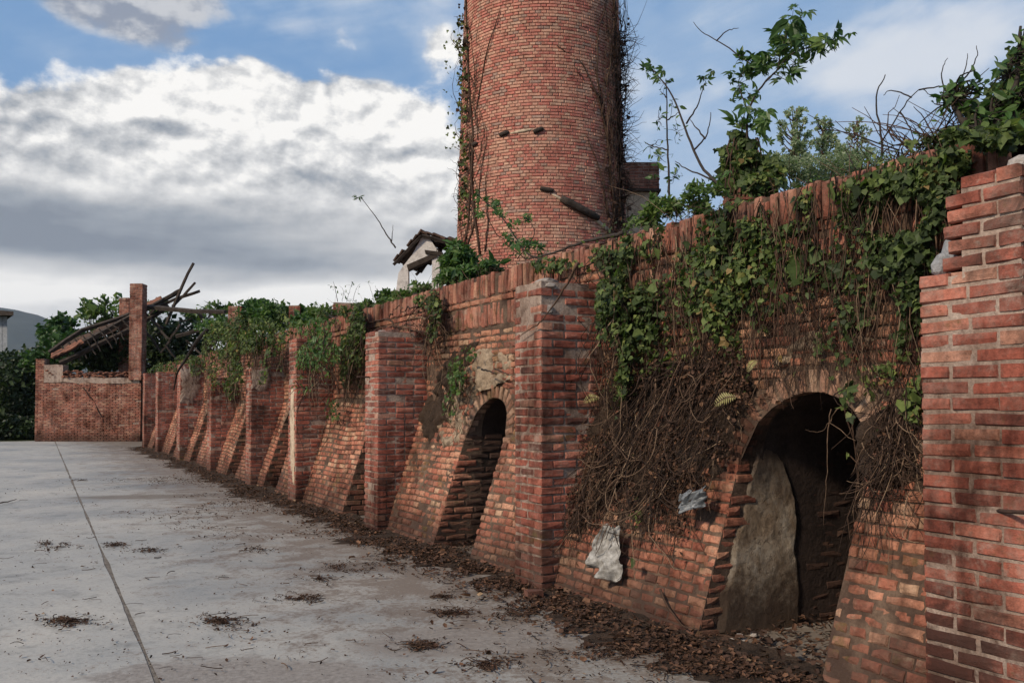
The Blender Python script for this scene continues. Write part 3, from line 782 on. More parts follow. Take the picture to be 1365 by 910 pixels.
#patch('render_patch', front(D_PIER - .001), [(2.78, .95), (2.60, 1.0), (2.52, .72), (2.42, .55), (2.44, .42), (2.62, .60), (2.70, .75), (2.77, .8)], M_PLASTER, piers[0], .006)
patch('render_patch', front(D_PIER - .001), [(13.72, .9), (13.78, 1.75), (13.92, 1.8), (13.98, 1.2), (13.9, .5), (13.72, .25)], M_PLASTER, piers[3], .012, 4)
patch('render_patch', side(PIERS[4][0] - .001), [(3.68, 1.8), (3.68, 2.16), (3.98, 2.16), (4.02, 1.85), (3.85, 1.76)], M_MORTAR, piers[4], .010, 2)
#patch('render_patch', side(PIERS[2][0] - .001), [(3.88, 2.05), (3.88, 2.34), (4.0, 2.34), (4.02, 2.0)], M_GREYCEM, piers[2], .008, 6)
patch('render_patch', side(PIERS[6][0] - .001), [(3.68, 1.6), (3.70, 2.5), (4.15, 2.5), (4.2, 1.9), (3.95, 1.5)], M_MORTAR, piers[6], .012, 7)
#patch('render_patch', front(D_PIER - .001), [(6.28, 2.1), (6.28, 2.3), (6.40, 2.36), (6.46, 2.14)], M_GREYCEM, piers[1], .006, 8)

# ------------------------------------------------------------------ kiln: bays
def bay(tn, tf, o0, o1, label, mode, spring=1.12, apex=1.57, depth=6.2, far=False, reveal_plaster=False, H=WALL_H):
    """mode: 2 near (single bricks), 0 joined bricks"""
    th = thing('kiln_wall_bay', label, 'brick wall', P((tn + tf) / 2, 4.4, 0), 'arched wall bays of the kiln')
    oc, hw = (o0 + o1) / 2, (o1 - o0) / 2
    def arch(t, extra=0.0):
        x = np.clip(np.abs(t - oc) / (hw + extra), 0, 1)
        return spring + (apex - spring + extra) * np.sqrt(1 - x ** 2)
    # core skin
    cols = []
    cell = .09 if mode else .18
    for a, b, inside in ((tn, o0, 0), (o0, o1, 1), (o1, tf, 0)):
        n = max(2, int((b - a) / cell)); ts = np.linspace(a, b, n + 1); cols.append((ts, inside))
    V = []; L = []; Cn = []; off = 0; nz = int(2.88 / cell)
    for ts, inside in cols:
        zlow = arch(ts) if inside else np.full(len(ts), -.03)
        f = np.linspace(0, 1, nz + 1)
        Z = zlow[:, None] + (H - .02 - zlow[:, None]) * f[None]
        T_ = np.repeat(ts[:, None], nz + 1, 1)
        D = Df(Z) + .004 + .012 * fbm(np.stack([T_ * 1.0, Z, Z * 0], -1), 3.2, 3, 4)
        Pt = T_[..., None] * wv + D[..., None] * nv + Z[..., None] * zv
        i = np.arange(len(ts) - 1)[:, None] * (nz + 1) + np.arange(nz)[None]
        L.append(np.stack([i, i + nz + 1, i + nz + 2, i + 1], -1).reshape(-1) + off); Cn.append(np.full(i.size, 4)); V.append(Pt.reshape(-1, 3)); off += Pt.reshape(-1, 3).shape[0]
    skin = (np.concatenate(V), np.concatenate(L), np.concatenate(Cn)); V, L, Cn, off = [], [], [], 0
    # passage: jambs, vault and end wall
    prof = [(o0, z) for z in np.linspace(0, spring, 8)] + [(t, float(arch(t))) for t in oc - hw * np.cos(np.linspace(0, math.pi, 15))[1:-1]] + [(o1, z) for z in np.linspace(spring, 0, 8)]
    nd = 6
    for dA, dB, mt in ((None, 4.34, M_MORTAR_DK), (4.34, depth, M_DARK)):  # deeper stretch of lining carries painted shade in its colour
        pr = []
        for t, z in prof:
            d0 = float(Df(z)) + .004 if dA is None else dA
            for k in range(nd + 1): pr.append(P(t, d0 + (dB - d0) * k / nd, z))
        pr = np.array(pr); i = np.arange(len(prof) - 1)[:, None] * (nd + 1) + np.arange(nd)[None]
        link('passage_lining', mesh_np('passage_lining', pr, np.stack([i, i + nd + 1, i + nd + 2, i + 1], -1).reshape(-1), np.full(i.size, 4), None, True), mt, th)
    V, L, Cn = [skin[0]], [skin[1]], [skin[2]]; off = len(skin[0])
    # top of wall back to the fill
    tt = np.array([P(tn, D_WALL, H - .02), P(tf, D_WALL, H - .02), P(tf, D_WALL + .5, H - .02), P(tn, D_WALL + .5, H - .02)])
    V.append(tt); L.append(np.arange(4) + off); Cn.append(np.array([4])); off += 4
    link('mortar_core', mesh_np('mortar_core', np.concatenate(V), np.concatenate(L), np.concatenate(Cn), None, True), M_MORTAR_DK, th)
    # chamber behind the passage
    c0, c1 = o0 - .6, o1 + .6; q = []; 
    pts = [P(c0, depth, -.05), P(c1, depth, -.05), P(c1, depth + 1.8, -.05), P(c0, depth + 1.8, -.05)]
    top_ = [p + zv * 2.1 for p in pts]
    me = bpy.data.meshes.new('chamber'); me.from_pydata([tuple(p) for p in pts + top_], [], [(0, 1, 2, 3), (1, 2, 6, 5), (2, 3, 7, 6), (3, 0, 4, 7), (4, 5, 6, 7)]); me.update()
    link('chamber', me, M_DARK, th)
    # bricks
    single = mode > 0
    batt, upp, cop, arc, jamb, jamb2 = Bricks(), Bricks(), Bricks(), Bricks(), Bricks(), Bricks()
    Zs = np.array((0, 0, 1.0)) + nv * SLOPE; Zs /= np.linalg.norm(Zs); Ns = np.cross(-wv, Zs); Ns /= np.linalg.norm(Ns)
    if Ns @ nv > 0: Ns = -Ns
    ring = .15
    pitch_z = CP * .95
    nrow = int(ZS / pitch_z)
    def row(a, b, L_, joint, off_):
        x = a - off_; r = []
        while x < b - .02:
            l = L_() ; s, e = max(x, a), min(x + l, b)
            if e - s > .035: r.append((s, e))
            x += l + joint
        return r
    def spans(z):
        if z < spring: return [(tn, o0), (o1, tf)]
        ex = ring
        if z >= apex + ex: return [(tn, tf)]
        x = (hw + ex) * math.sqrt(max(0, 1 - ((z - spring) / (apex - spring + ex)) ** 2))
        return [(tn, oc - x), (oc + x, tf)]
    sag = lambda t, z: .012 * math.sin(t * 2.1 + z * 3) + .008 * math.sin(t * 5.3 + 1)
    for i in range(nrow):
        z = (i + .5) * pitch_z
        for a, b in spans(z):
            for s, e in row(a + .002, b - .002, lambda: max(.09, rng.normal(.118, .007)) if rng.random() < .88 else .225, .012, (i % 2) * .06):
                t = (s + e) / 2
                if rng.random() < .018: continue
                zz = z + sag(t, z) * min(1, z * 3)
                c = P(t, float(Df(zz)) - .004, zz) - Ns * .045 + Ns * rng.normal(0, .004)
                tone = rt(.52 + .12 * math.sin(i * .9 + t), .24)
                batt.add(c, -wv, Ns, Zs, (e - s) - (0 if e - s > .04 else 0), .10, CP - .013, tone)
    if reveal_plaster or mode:
        for i in range(int(spring / CP) + 1):
            z = (i + .5) * CP; d0 = float(Df(z))
            x = d0 + rng.normal(0, .004); first = True
            end = depth - .2
            while x < end:
                l = (.225 if rng.random() < .7 else .11) if not first else (.11 if i % 2 else .225)
                first = False
                if x - d0 < .08 or not reveal_plaster or x > 4.72:
                    if True:
                        (jamb if x < 4.12 else jamb2).add(P(o1 + (.042 if x < 4.7 else .048) + rng.normal(0, .004), x + l / 2, z), nv, -wv, zv, l, .10, CP - .013, rt(.45))  # bricks deeper in the jamb get the brick with painted shade
                x += l + .012
        # toothed corner bricks are the ends of the wall bricks
    elif True:
        for i in range(int(spring / CP)):
            z = (i + .5) * CP; x = float(Df(z)) + (.1 if i % 2 else .0)
            while x < 5.4:
                jamb.add(P(o1 + .042, x + .11, z), nv, -wv, zv, .22, .1, CP - .012, rt(.4)); x += .235
    # arch ring: bricks on edge
    na = int((math.pi * hw) / .075 * .95)
    for k in range(na + 1):
        ph = math.pi * (k / na); t = oc - (hw) * math.cos(ph); z = spring + (apex - spring) * math.sin(ph)
        rd = (-math.cos(ph)) * wv * (apex - spring) + math.sin(ph) * zv * hw; rd = rd / np.linalg.norm(rd)
        tg = np.cross(Ns, rd); cz = z + ring / 2 * rd[2]
        c = P(t, 0, z) + rd * (ring / 2 - .008); c = c - nv * (c @ nv) + nv * (float(Df(c[2])) + .035)
        arc.add(c, rd, -nv, np.cross(rd, -nv), ring - .01, .10, .060, rt(.5))
    # upper wall
    z = ZS + .02; i = 0; cop_rows = [(H - .235, H - .005)]
    ztop = H - .25 if far else H - .56
    zc = z
    while zc + CP < ztop + .03:
        zz = zc + CP / 2
        for a, b in spans(zz):
            for s, e in row(a + .002, b - .002, (lambda: rng.normal(.12, .006)) if i % 3 else (lambda: rng.normal(.232, .008)), .012, (i % 2) * .06 + (i % 3) * .03):
                if rng.random() < .025: continue
                t = (s + e) / 2
                upp.add(P(t, D_WALL - .008 + .045 + rng.normal(0, .004) + .014 * float(fbm(np.array((t, zz, 0.)), 1.3, 3)), zz + sag(t, zz) * .6), -wv, -nv, zv, e - s, .1, CP - .013, rt(.5, .26))
        zc += CP; i += 1
    # two bands of bricks set on end along the head of the wall
    for (za, zb) in ([(H - .56, H - .325)] if not far else []) + [(H - .245, H - .005)]:
        x = tn + .002
        while x < tf - .03:
            l = rng.normal(.062, .004)
            if rng.random() > .03:
                hh = (zb - za) * (1 if rng.random() < .8 else rng.uniform(.7, .95))
                cop.add(P(x + l / 2, D_WALL - .012 + .05 + rng.normal(0, .007), za + hh / 2 + rng.normal(0, .005)), zv, -nv, -wv, hh - .01, .12, l, rt(.42, .24))
            x += l + .010
    if not far:
        for s, e in row(tn, tf, lambda: .235, .012, .1):
            upp.add(P((s + e) / 2, D_WALL + .035 + rng.normal(0, .004), H - .285), -wv, -nv, zv, e - s, .1, CP - .013, rt(.5))
    lim = 300
    batt.build('brick', M_BATT, th, single, BTW, lim)
    upp.build('wall_brick', M_UPPER, th, single, BTW, lim)
    cop.build('coping_brick', M_COPE, th, single, BTW, lim)
    arc.build('arch_brick', M_ARCH, th, single, BTW, lim)
    jamb.build('jamb_brick', M_BATT, th, single, BTW, lim)
    jamb2.build('soot_shade_brick', M_SOOT_SHADE, th, single, BTW, lim)
    return th, arch
BAYL = ['overgrown sloped brick bay with the largest arch, plastered jamb and matted roots',
        'sloped tan brick bay with a clear small arch, mossy left shoulder and clean brick coping',
        'sloped brick bay with ivy falling over its upper half',
        'narrow brick bay with thin sloping buttress edge behind the pale render strip pier',
        'brick bay under the dark ivy curtain with a bare sloping buttress edge',
        'brick bay left of the ivy curtain with slanted buttress beneath cracked pier',
        'far brick bay behind the pointed broken pier',
        'last brick bay before the low end wall']
OPEN = [(3.49, 4.50), (7.81, 8.69), (10.9, 11.76), (15.4, 16.3), (18.7, 19.6), (23.5, 24.4), (27.3, 28.1), (31.3, 32.1)]
bays = []
for k in range(8):
    bays.append(bay(PIERS[k][1] if k == 0 else sum(PIERS[k]) / 2, sum(PIERS[k + 1]) / 2, OPEN[k][0], OPEN[k][1], BAYL[k], 2 if k < 2 else 0, far=k > 2, reveal_plaster=(k == 0),
                    apex=1.58 if k == 0 else 1.57, spring=1.12 if k == 0 else 1.15))
tbay = thing('kiln_wall_bay', 'sliver of kiln wall right of the stepped pier', 'brick wall', P(1.2, 4.4, 0), 'arched wall bays of the kiln')
V, L, Cn = rough_box(-3, 2.27, D_WALL + .02, D_WALL + .5, -.03, WALL_H, 3)
link('mortar_core', mesh_np('mortar_core', V, L, Cn, None, True), M_MORTAR_DK, tbay)
bk = Bricks()
for i in range(41):
    x = -3 + (i % 2) * .1
    while x < 2.2:
        bk.add(P(x + .11, D_WALL + .05, (i + .5) * CP), -wv, -nv, zv, .22, .1, CP - .012, rt()); x += .235
bk.build('brick', M_UPPER, tbay, False)
# plaster on the far jamb of the big arch
o1 = OPEN[0][1]
def pl_fn(u, v):
    z = v * (1.22 + .10 * fbm(np.stack([u * 4, u * 0, u * 0], 1), 1, 7, 3)) - .03
    z3 = np.stack([z * 14, z * 0, z * 0], 1)
    d0 = Df(z) + .105 + .05 * fbm(z3 * .5, .8, 2, 2) + .012 * fbm(z3, 2.7, 5, 2); d1 = 4.66 + .025 * fbm(z3, .4, 3, 2) - np.maximum(0, z - .85) * .42
    D = d0 + (d1 - d0) * u
    oc_, hw_ = sum(OPEN[0]) / 2, (OPEN[0][1] - OPEN[0][0]) / 2
    q = np.clip((z - 1.12) / .46, 0, .97); tj = np.where(z > 1.12, oc_ + hw_ * np.sqrt(1 - q ** 2), o1)
    edge = np.clip(np.minimum(u * 9, (1 - u) * 22), 0, 1) ** .7
    p3 = np.stack([D, z, z * 0], 1)
    t = tj + .012 - edge * (.024 + .006 * fbm(p3, 2.2, 6, 2) + .003 * fbm(p3, 16, 8, 2))
    return t[:, None] * wv + D[:, None] * nv + z[:, None] * zv
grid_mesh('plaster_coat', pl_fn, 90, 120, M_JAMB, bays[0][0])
# grey mortar shoulder over the big arch, and the mossy shoulder beside the small arch
def mound(name, uv, D_off, mat, parent, thick=.07, seed=0, n=46, kind=None):
    """lumpy skin lying on the wall inside a pixel polygon"""
    uv = np.array(uv, float); c = uv.mean(0)
    def fn(a, b):
        ang = a * 2 * math.pi; k_ = len(uv)
        s = a * k_ % k_; i = s.astype(int) % k_; f = s - np.floor(s)
        e = uv[i] * (1 - f)[:, None] + uv[(i + 1) % k_] * f[:, None]
        r = b
        q = c + (e - c) * r[:, None]
        out = []
        for (u, v), rr in zip(q, r):
            D = D_WALL
            for _ in range(3):
                p = pw(u, v, D); D = float(Df(p[2]))
            out.append(P(p @ wv, D, max(p[2], 0)))
        out = np.array(out)
        h = thick * np.sqrt(np.clip(1 - r ** 3, 0, 1)) * (1 + .9 * fbm(out, 5, seed, 4)) + .05 * fbm(out, 14, seed + 3, 2) * (r < .97)
        return out - nv[None] * (h - .012)[:, None]
    return grid_mesh(name, fn, n * 3 + 1, n // 2, mat, parent, kind=kind)
mound('mortar_shoulder', [(1035, 492), (1062, 478), (1090, 470), (1125, 466), (1150, 472), (1168, 452), (1130, 436), (1085, 440), (1050, 462), (1020, 490)], 0, M_SHOULD, bays[0][0], .016, 3, 40)
mound('mortar_shoulder', [(612, 590), (625, 545), (655, 508), (684, 505), (684, 470), (640, 462), (590, 520), (575, 575), (590, 600)], 0, M_SHOULD, bays[1][0], .03, 5, 40)
mound('earth_mat', [(560, 560), (585, 500), (612, 460), (640, 452), (622, 500), (600, 560), (585, 590), (570, 590)], 0, M_SOIL, bays[1][0], .05, 6, 36, 'stuff')
mound('earth_mat', [(742, 720), (765, 600), (800, 520), (870, 470), (960, 460), (1020, 505), (990, 575), (965, 630), (925, 655), (880, 672), (840, 660), (800, 675), (770, 710)], 0, M_SOIL, bays[0][0], .06, 8, 70, 'stuff')
mound('earth_mat', [(1150, 560), (1225, 520), (1228, 640), (1185, 655), (1155, 650), (1145, 610)], 0, M_SOIL, bays[0][0], .07, 9, 40, 'stuff')

# fill on top of the kiln
def fill_fn(u, v):
    t = -3 + u * 43; D = D_WALL + .15 + v * 13
    z = WALL_H - .03 + np.clip(v * 8, 0, 1) * .10 * fbm(np.stack([t, D, t * 0], 1), .6, 2) - .0
    return t[:, None] * wv + D[:, None] * nv + z[:, None] * zv
tag(grid_mesh('kiln_top_earth', fill_fn, 160, 50, M_SOIL), kind='structure')

me = bpy.data.meshes.new('kiln_back_wall'); q_ = [P(-3, D_WALL + .4, 0), P(-3, 17.2, 0), P(40, 17.2, 0), P(40, D_WALL + .4, 0)]
me.from_pydata([tuple(p) for p in q_] + [tuple(p + zv * 2.86) for p in q_], [], [(0, 1, 5, 4), (1, 2, 6, 5), (2, 3, 7, 6)]); me.update()
tag(link('kiln_back_wall', me, M_MORTAR_DK), kind='structure')

# ------------------------------------------------------------------ chimney
CH = px(722, 539, 21.0); CH = np.array((CH[0], CH[1], 0))
def chr_(z): return 1.99 - (z - 4.8) * .029
chim = thing('brick_chimney', 'tall round tapering brick chimney with vines on both edges, behind the kiln wall', 'chimney', CH)
def ch_core(u, v):
    z = 2.6 + v * 17.4; r = chr_(z) - .012 - .01 * (v > .99); a = u * 2 * math.pi
    return np.stack([CH[0] + r * np.cos(a), CH[1] + r * np.sin(a), z], 1)
grid_mesh('shaft_core', ch_core, 97, 60, M_MORTAR_CH, chim)
C, A, T = [], [], []
nb = 94
for i in range(int((13.0 - 2.8) / CP)):
    z = 2.8 + (i + .5) * CP; r = chr_(z); pa = 2 * math.pi / nb
    header = i % 2
    k = 0
    while k < nb:
        w_ = 1 if rng.random() < .72 else 2
        a = (k + w_ / 2 + header * .5) * pa + rng.normal(0, .002)
        nrm = np.array((math.cos(a), math.sin(a), 0)); tan = np.array((-math.sin(a), math.cos(a), 0))
        C.append(np.array((CH[0], CH[1], z)) + nrm * (r - .045 + rng.normal(0, .0025))); A.append((-tan * (w_ * pa * r - .012), nrm * .1, zv * (CP - .012)))
        q = rng.random(); T.append(q if q > .04 else .99); k += w_
C, A, T = np.array(C), np.array(A), np.array(T)
link('brickwork', inst_mesh('brickwork', BS, C, A, T, .012), M_CHIM, chim, kind='stuff')
C, A, T = [], [], []
for i in range(100):   # upper shaft, above the picture
    z = 13.0 + (i + .5) * CP; r = chr_(z)
    for k in range(47):
        a = (k + (i % 2) * .5) * 2 * math.pi / 47
        nrm = np.array((math.cos(a), math.sin(a), 0)); tan = np.array((-math.sin(a), math.cos(a), 0))
        C.append(np.array((CH[0], CH[1], z)) + nrm * (r - .045)); A.append((-tan * (2 * math.pi / 47 * r - .012), nrm * .1, zv * (CP - .012))); T.append(rng.random())
link('brickwork', inst_mesh('brickwork', BS, np.array(C), np.array(A), np.array(T), .01), M_CHIM, chim, kind='stuff')
def pc(u, v, out=0.0):
    """pixel to the near surface of the chimney"""
    d = ray(u, v); d2 = d[:2]; o2 = -CH[:2]
    z = 6.0
    for _ in range(4):
        r = chr_(z) + out
        a = d2 @ d2; b = 2 * (o2 @ d2); c = o2 @ o2 - r * r
        disc = b * b - 4 * a * c
        s = (-b - math.sqrt(disc)) / (2 * a) if disc > 0 else -b / (2 * a)
        p = CAM + d * s; z = p[2]
    if disc <= 0:
        q = p[:2] - CH[:2]; p[:2] = CH[:2] + q / np.linalg.norm(q) * max(np.linalg.norm(q), r)
    return p
def stub(uva, uvb, r, mat, nm, out=.03):
    pts = [pc(*uva, out), pc((uva[0] + uvb[0]) / 2, (uva[1] + uvb[1]) / 2, out), pc(*uvb, out)]
    tubes(nm, [(smooth_path(pts, 6), np.array([r * .8, r, r, r, r, r * .7]), 7, .3)], mat, chim)
stub((748, 264), (798, 291), .085, M_WOOD, 'wooden_log', .06)
stub((720, 251), (738, 254), .05, M_WOOD, 'wooden_stub')
stub((666, 180), (678, 176), .05, M_WOOD, 'wooden_stub')
stub((711, 176), (724, 171), .05, M_WOOD, 'wooden_stub')
stub((630, 193), (636, 191), .045, M_WOOD, 'wooden_stub')
for (ua, va, ub, vb, th_) in ((680, 178, 712, 172, .10), (735, 258, 752, 268, .09), (790, 290, 822, 318, .16)):
    pts = [pc(ua + (ub - ua) * f, va + (vb - va) * f, .0) for f in np.linspace(0, 1, 6)]
    tubes('mortar_smear', [(np.array(pts), np.array([.4, .9, 1, 1.1, .8, .3]) * th_ * .35, 6, .5)], M_PLASTER, chim)
# chimney vines
vp = []
def cpath(uvs, r0, r1, tone=.3, out=.03, n=14, wob=.015):
    r0 *= .7; r1 *= .7
    p = smooth_path([pc(u, v, out) for u, v in uvs], n, wob); vp.append((p, np.linspace(r0, r1, n), 4, tone))
cpath([(618, 350), (625, 280), (630, 200), (626, 120), (622, 40), (621, -20)], .05, .03)
cpath([(640, 340), (632, 270), (628, 190), (640, 110), (655, 50), (668, 12)], .045, .012)
cpath([(622, 330), (634, 290), (640, 240), (648, 180), (646, 165)], .03, .008)
cpath([(646, 335), (650, 290), (647, 255), (652, 200)], .03, .006)
cpath([(700, 345), (655, 300), (646, 225)], .015, .004)
for _ in range(60):
    u0 = rng.uniform(614, 640); v0 = rng.uniform(40, 340); u1 = u0 + rng.normal(0, 12); v1 = v0 - rng.uniform(20, 90)
    cpath([(u0, v0), ((u0 + u1) / 2 + rng.normal(0, 5), (v0 + v1) / 2), (max(u1, 611), v1)], .014, .004, rng.uniform(.1, .8), .02 + .04 * rng.random(), 8)
cpath([(826, 330), (818, 260), (808, 170), (780, 90), (742, 60)], .06, .015)
cpath([(820, 300), (812, 200), (800, 130), (795, 60), (810, 0)], .05, .02)
cpath([(812, 290), (800, 230), (790, 200), (778, 175)], .03, .006)
cpath([(828, 300), (826, 200), (822, 100), (818, -10)], .07, .05)
cpath([(800, 130), (770, 95), (765, 78)], .02, .005); cpath([(806, 150), (796, 100), (785, 70)], .02, .006)
for _ in range(190):
    u0 = min(833, rng.normal(823, 10)); v0 = rng.uniform(10, 340); v1 = v0 - rng.uniform(15, 100) * rng.choice([-1, 1]); u1 = min(832, u0 + rng.normal(-3, 10))
    cpath([(u0, v0), ((u0 + u1) / 2 + rng.normal(0, 4), (v0 + v1) / 2), (u1, v1)], .014, .004, rng.uniform(0, .7), .02 + .14 * rng.random(), 7)
for _ in range(260):   # twigs sticking out to the right
    v0 = rng.uniform(40, 215) if rng.random() < .75 else rng.uniform(215, 300)
    b = pc(826, v0, .05); d = np.array((rng.uniform(.5, 1), rng.normal(0, .5), rng.uniform(-.6, .8))); l = rng.uniform(.15, .62)
    mid = b + d * l * .5 + rng.normal(0, .05, 3); e = b + d * l + np.array((0, 0, rng.normal(0, .15)))
    vp.append((smooth_path([b, mid, e], 6, .012), np.linspace(.010, .003, 6), 3, rng.uniform(0, .4)))
for _ in range(40):
    v0 = rng.uniform(20, 330); b = pc(614, v0, .03); d = np.array((-rng.uniform(.3, 1), rng.normal(0, .4), rng.uniform(-.8, .6))); l = rng.uniform(.08, .35)
    vp.append((smooth_path([b, b + d * l * .6 + rng.normal(0, .03, 3), b + d * l], 6, .01), np.linspace(.008, .003, 6), 3, .3))
vine = thing('climbing_vine', 'mostly dead brown vines climbing both edges of the round chimney', 'vine', CH + np.array((-2, -1, 2.8)))
tubes('stem', vp, M_STEM, vine, kind='stuff')
pts = []
for _ in range(330):
    if rng.random() < .35: u, v = rng.uniform(611, 624), rng.uniform(0, 345)
    else: u, v = min(838, rng.normal(823, 9)), rng.uniform(20, 335)
    pts.append(pc(u, v, rng.uniform(.03, .16)))
tn = rng.random(len(pts)); 
link('leaf_cover', inst_mesh('leaf_cover', IVY, np.array(pts), rand_frames(len(pts), (0, -1, 0), .8, size=.075), tn * .55), M_DEAD, vine, kind='stuff')
pts = [pc(rng.uniform(611, 623), rng.uniform(20, 300), rng.uniform(.03, .10)) for _ in range(220)] + [pc(611, rng.uniform(40, 200), .05) + np.array((-rng.uniform(0, .35), 0, 0)) for _ in range(40)]
link('leaf_cover', inst_mesh('leaf_cover', IVY, np.array(pts), rand_frames(len(pts), (0, -1, 0), .8, size=.07), rng.random(len(pts))), M_IVY, vine, kind='stuff')
# square flue block beside the chimney
def obox(name, c0, c1, mat, parent, rot=0.0, amp=.01, cell=.2, seed=0, kind=None):
    """displaced axis-aligned box, rotated about its centre"""
    c0, c1 = np.array(c0, float), np.array(c1, float); ctr = (c0 + c1) / 2; h = (c1 - c0) / 2
    V = []; L = []; Cn = []; off = 0
    for ax in range(3):
        b, c = (ax + 1) % 3, (ax + 2) % 3
        nb_, nc_ = max(1, int(2 * h[b] / cell)), max(1, int(2 * h[c] / cell))
        for s in (-1, 1):
            uu, vv = np.meshgrid(np.linspace(-1, 1, nb_ + 1), np.linspace(-1, 1, nc_ + 1), indexing='ij')
            p = np.zeros((uu.size, 3)); p[:, ax] = s * h[ax]; p[:, b] = uu.ravel() * h[b]; p[:, c] = vv.ravel() * h[c]
            i = np.arange(nb_)[:, None] * (nc_ + 1) + np.arange(nc_)[None]
            q = np.stack([i, i + nc_ + 1, i + nc_ + 2, i + 1], -1)
            if s < 0: q = q[..., ::-1]
            L.append(q.reshape(-1) + off); Cn.append(np.full(i.size, 4)); V.append(p); off += len(p)
    V = np.concatenate(V); dsp = np.stack([fbm(V + ctr, 3, seed + k, 3) for k in (1, 5, 9)], 1) * amp; V = V + dsp
    ca, sa = math.cos(rot), math.sin(rot); V = V @ np.array(((ca, sa, 0), (-sa, ca, 0), (0, 0, 1))) + ctr
    return link(name, mesh_np(name, V, np.concatenate(L), np.concatenate(Cn), None, False), mat, parent, kind=kind)
def face_bricks(bk, o, X, N, width, z0, z1, L_=.235, cp=CP, tone=.5, proud=.012, miss=.0, sp=.26):
    n = int((z1 - z0) / cp)
    for i in range(n):
        x = -(i % 2) * L_ / 2
        while x < width - .02:
            s, e = max(0, x), min(width, x + L_ - .012)
            if e - s > .04 and rng.random() > miss:
                bk.add(o + X * ((s + e) / 2) + zv * (z0 + (i + .5) * cp - o[2]) - N * (.05 - proud) + N * rng.normal(0, .003), X if np.cross(N, zv) @ X > 0 else -X, N, zv, e - s, .1, cp - .012, rt(tone, sp))
            x += L_
Yb = 21.5
a, b = px(830, 300, Yb), px(880, 300, Yb); zt, zm, zb = px(855, 216, Yb)[2], px(855, 252, Yb)[2], 2.7
flue = thing('flue_block', 'square brick flue stack with dark ledge, against the right side of the chimney', 'flue stack', (b[0] - .4, Yb + .5, 2.8))
obox('lower_block', (a[0] - .3, Yb + .05, zb), (b[0] - .04, Yb + 1.2, zm - .06), M_PLASTER, flue, amp=.03)
obox('ledge', (a[0] - .3, Yb - .05, zm - .06), (b[0] + .02, Yb + 1.3, zm), M_WOOD, flue, amp=.01)
obox('upper_block', (a[0] - .3, Yb + .02, zm), (b[0] - .02, Yb + 1.22, zt), M_MORTAR, flue)
bk = Bricks(); face_bricks(bk, np.array((a[0] - .3, Yb + .02, zm)), np.array((1., 0, 0)), np.array((0, -1., 0)), b[0] - a[0] + .28, zm + .01, zt + .03)
face_bricks(bk, np.array((b[0] - .02, Yb + .02, zm)), np.array((0, 1., 0)), np.array((1., 0, 0)), 1.2, zm + .01, zt + .03)
bk.build('brick', M_FAR, flue, True)

# ------------------------------------------------------------------ small pillars standing on the kiln top
def Yat(u, D): return D / (CT * (u - 682.5) / FPX + ST)
def pillar(label, u0, u1, vtop, Y, zbase, single=False, grp='brick posts standing on the kiln top', depth=None, mat=M_FAR, rot=0.0):
    a, b = px(u0, vtop, Y), px(u1, vtop, Y); wdt = b[0] - a[0]; dp = depth or wdt
    z1 = a[2]; th = thing('brick_post', label, 'brick post', ((a[0] + b[0]) / 2, Y + dp / 2, zbase), grp)
    obox('mortar_core', (a[0] + .012, Y + .012, zbase), (b[0] - .012, Y + dp, z1 - .02), M_MORTAR, th)
    bk = Bricks()
    face_bricks(bk, np.array((a[0], Y, zbase)), np.array((1., 0, 0)), np.array((0, -1., 0)), wdt, zbase, z1, miss=.03, L_=min(.235, wdt / 2 + .01), proud=.0)
    face_bricks(bk, np.array((b[0], Y, zbase)), np.array((0, 1., 0)), np.array((1., 0, 0)), dp, zbase, z1, miss=.03, L_=.235, proud=.0)
    face_bricks(bk, np.array((a[0], Y + dp, zbase)), np.array((0, -1., 0)), np.array((-1., 0, 0)), dp, zbase, z1, miss=.03, L_=.235, proud=.0)
    bk.build('brick', mat, th, single)
    return th
pillar('short brick post above the ivy curtain, near the fallen beams', 304, 322, 407, Yat(313, 6), 2.8)
pillar('thin short brick post against the sky, between two wider posts', 385, 400, 406, Yat(392, 6), 2.8)
pillar('broad broken brick post with weeds on its head, left of the coping', 443, 474, 402, Yat(458, 6), 2.8)
pillar('ivy wrapped brick post beneath the leaning sapling', 972, 1012, 190, Yat(1000, 6), 2.8)
pillar('tall freestanding brick pillar amid the collapsed roof beams', 173, 190, 377, 36.6, 2.5, grp=None, depth=.5)
pillar('brick pillar stub behind the tall freestanding pillar', 159, 172, 396, 39.5, 0, grp=None, depth=.5)

# ------------------------------------------------------------------ end wall of the yard
Yw = 36.75; a, b = px(46, 588, Yw), px(187, 588, Yw); zt = px(100, 510, Yw)[2]; zt2 = px(100, 499, Yw)[2]
ew = thing('end_wall', 'low cracked brick wall with cement band closing the far end of the yard', 'brick wall', ((a[0] + b[0]) / 2, Yw, 0))
obox('mortar_core', (a[0] + .01, Yw + .012, -.05), (b[0] - .01, Yw + .4, zt), M_MORTAR, ew)
bk = Bricks(); face_bricks(bk, np.array((a[0], Yw, 0.)), np.array((1., 0, 0)), np.array((0, -1., 0)), b[0] - a[0], 0, zt, miss=.01)
bk.build('brickwork', M_FAR, ew, False)
obox('cement_band', (a[0] + .5, Yw - .03, zt), (b[0] - .05, Yw + .42, zt2 - .12), M_MORTAR, ew, amp=.05)
obox('cement_block', (a[0] + .35, Yw - .04, zt + .02), (a[0] + 1.12, Yw + .4, px(60, 486, Yw)[2]), M_MORTAR, ew, amp=.03)
obox('corner_core', (a[0] + .012, Yw + .02, -.05), (a[0] + .35, Yw + .4, px(50, 478, Yw)[2]), M_MORTAR, ew)
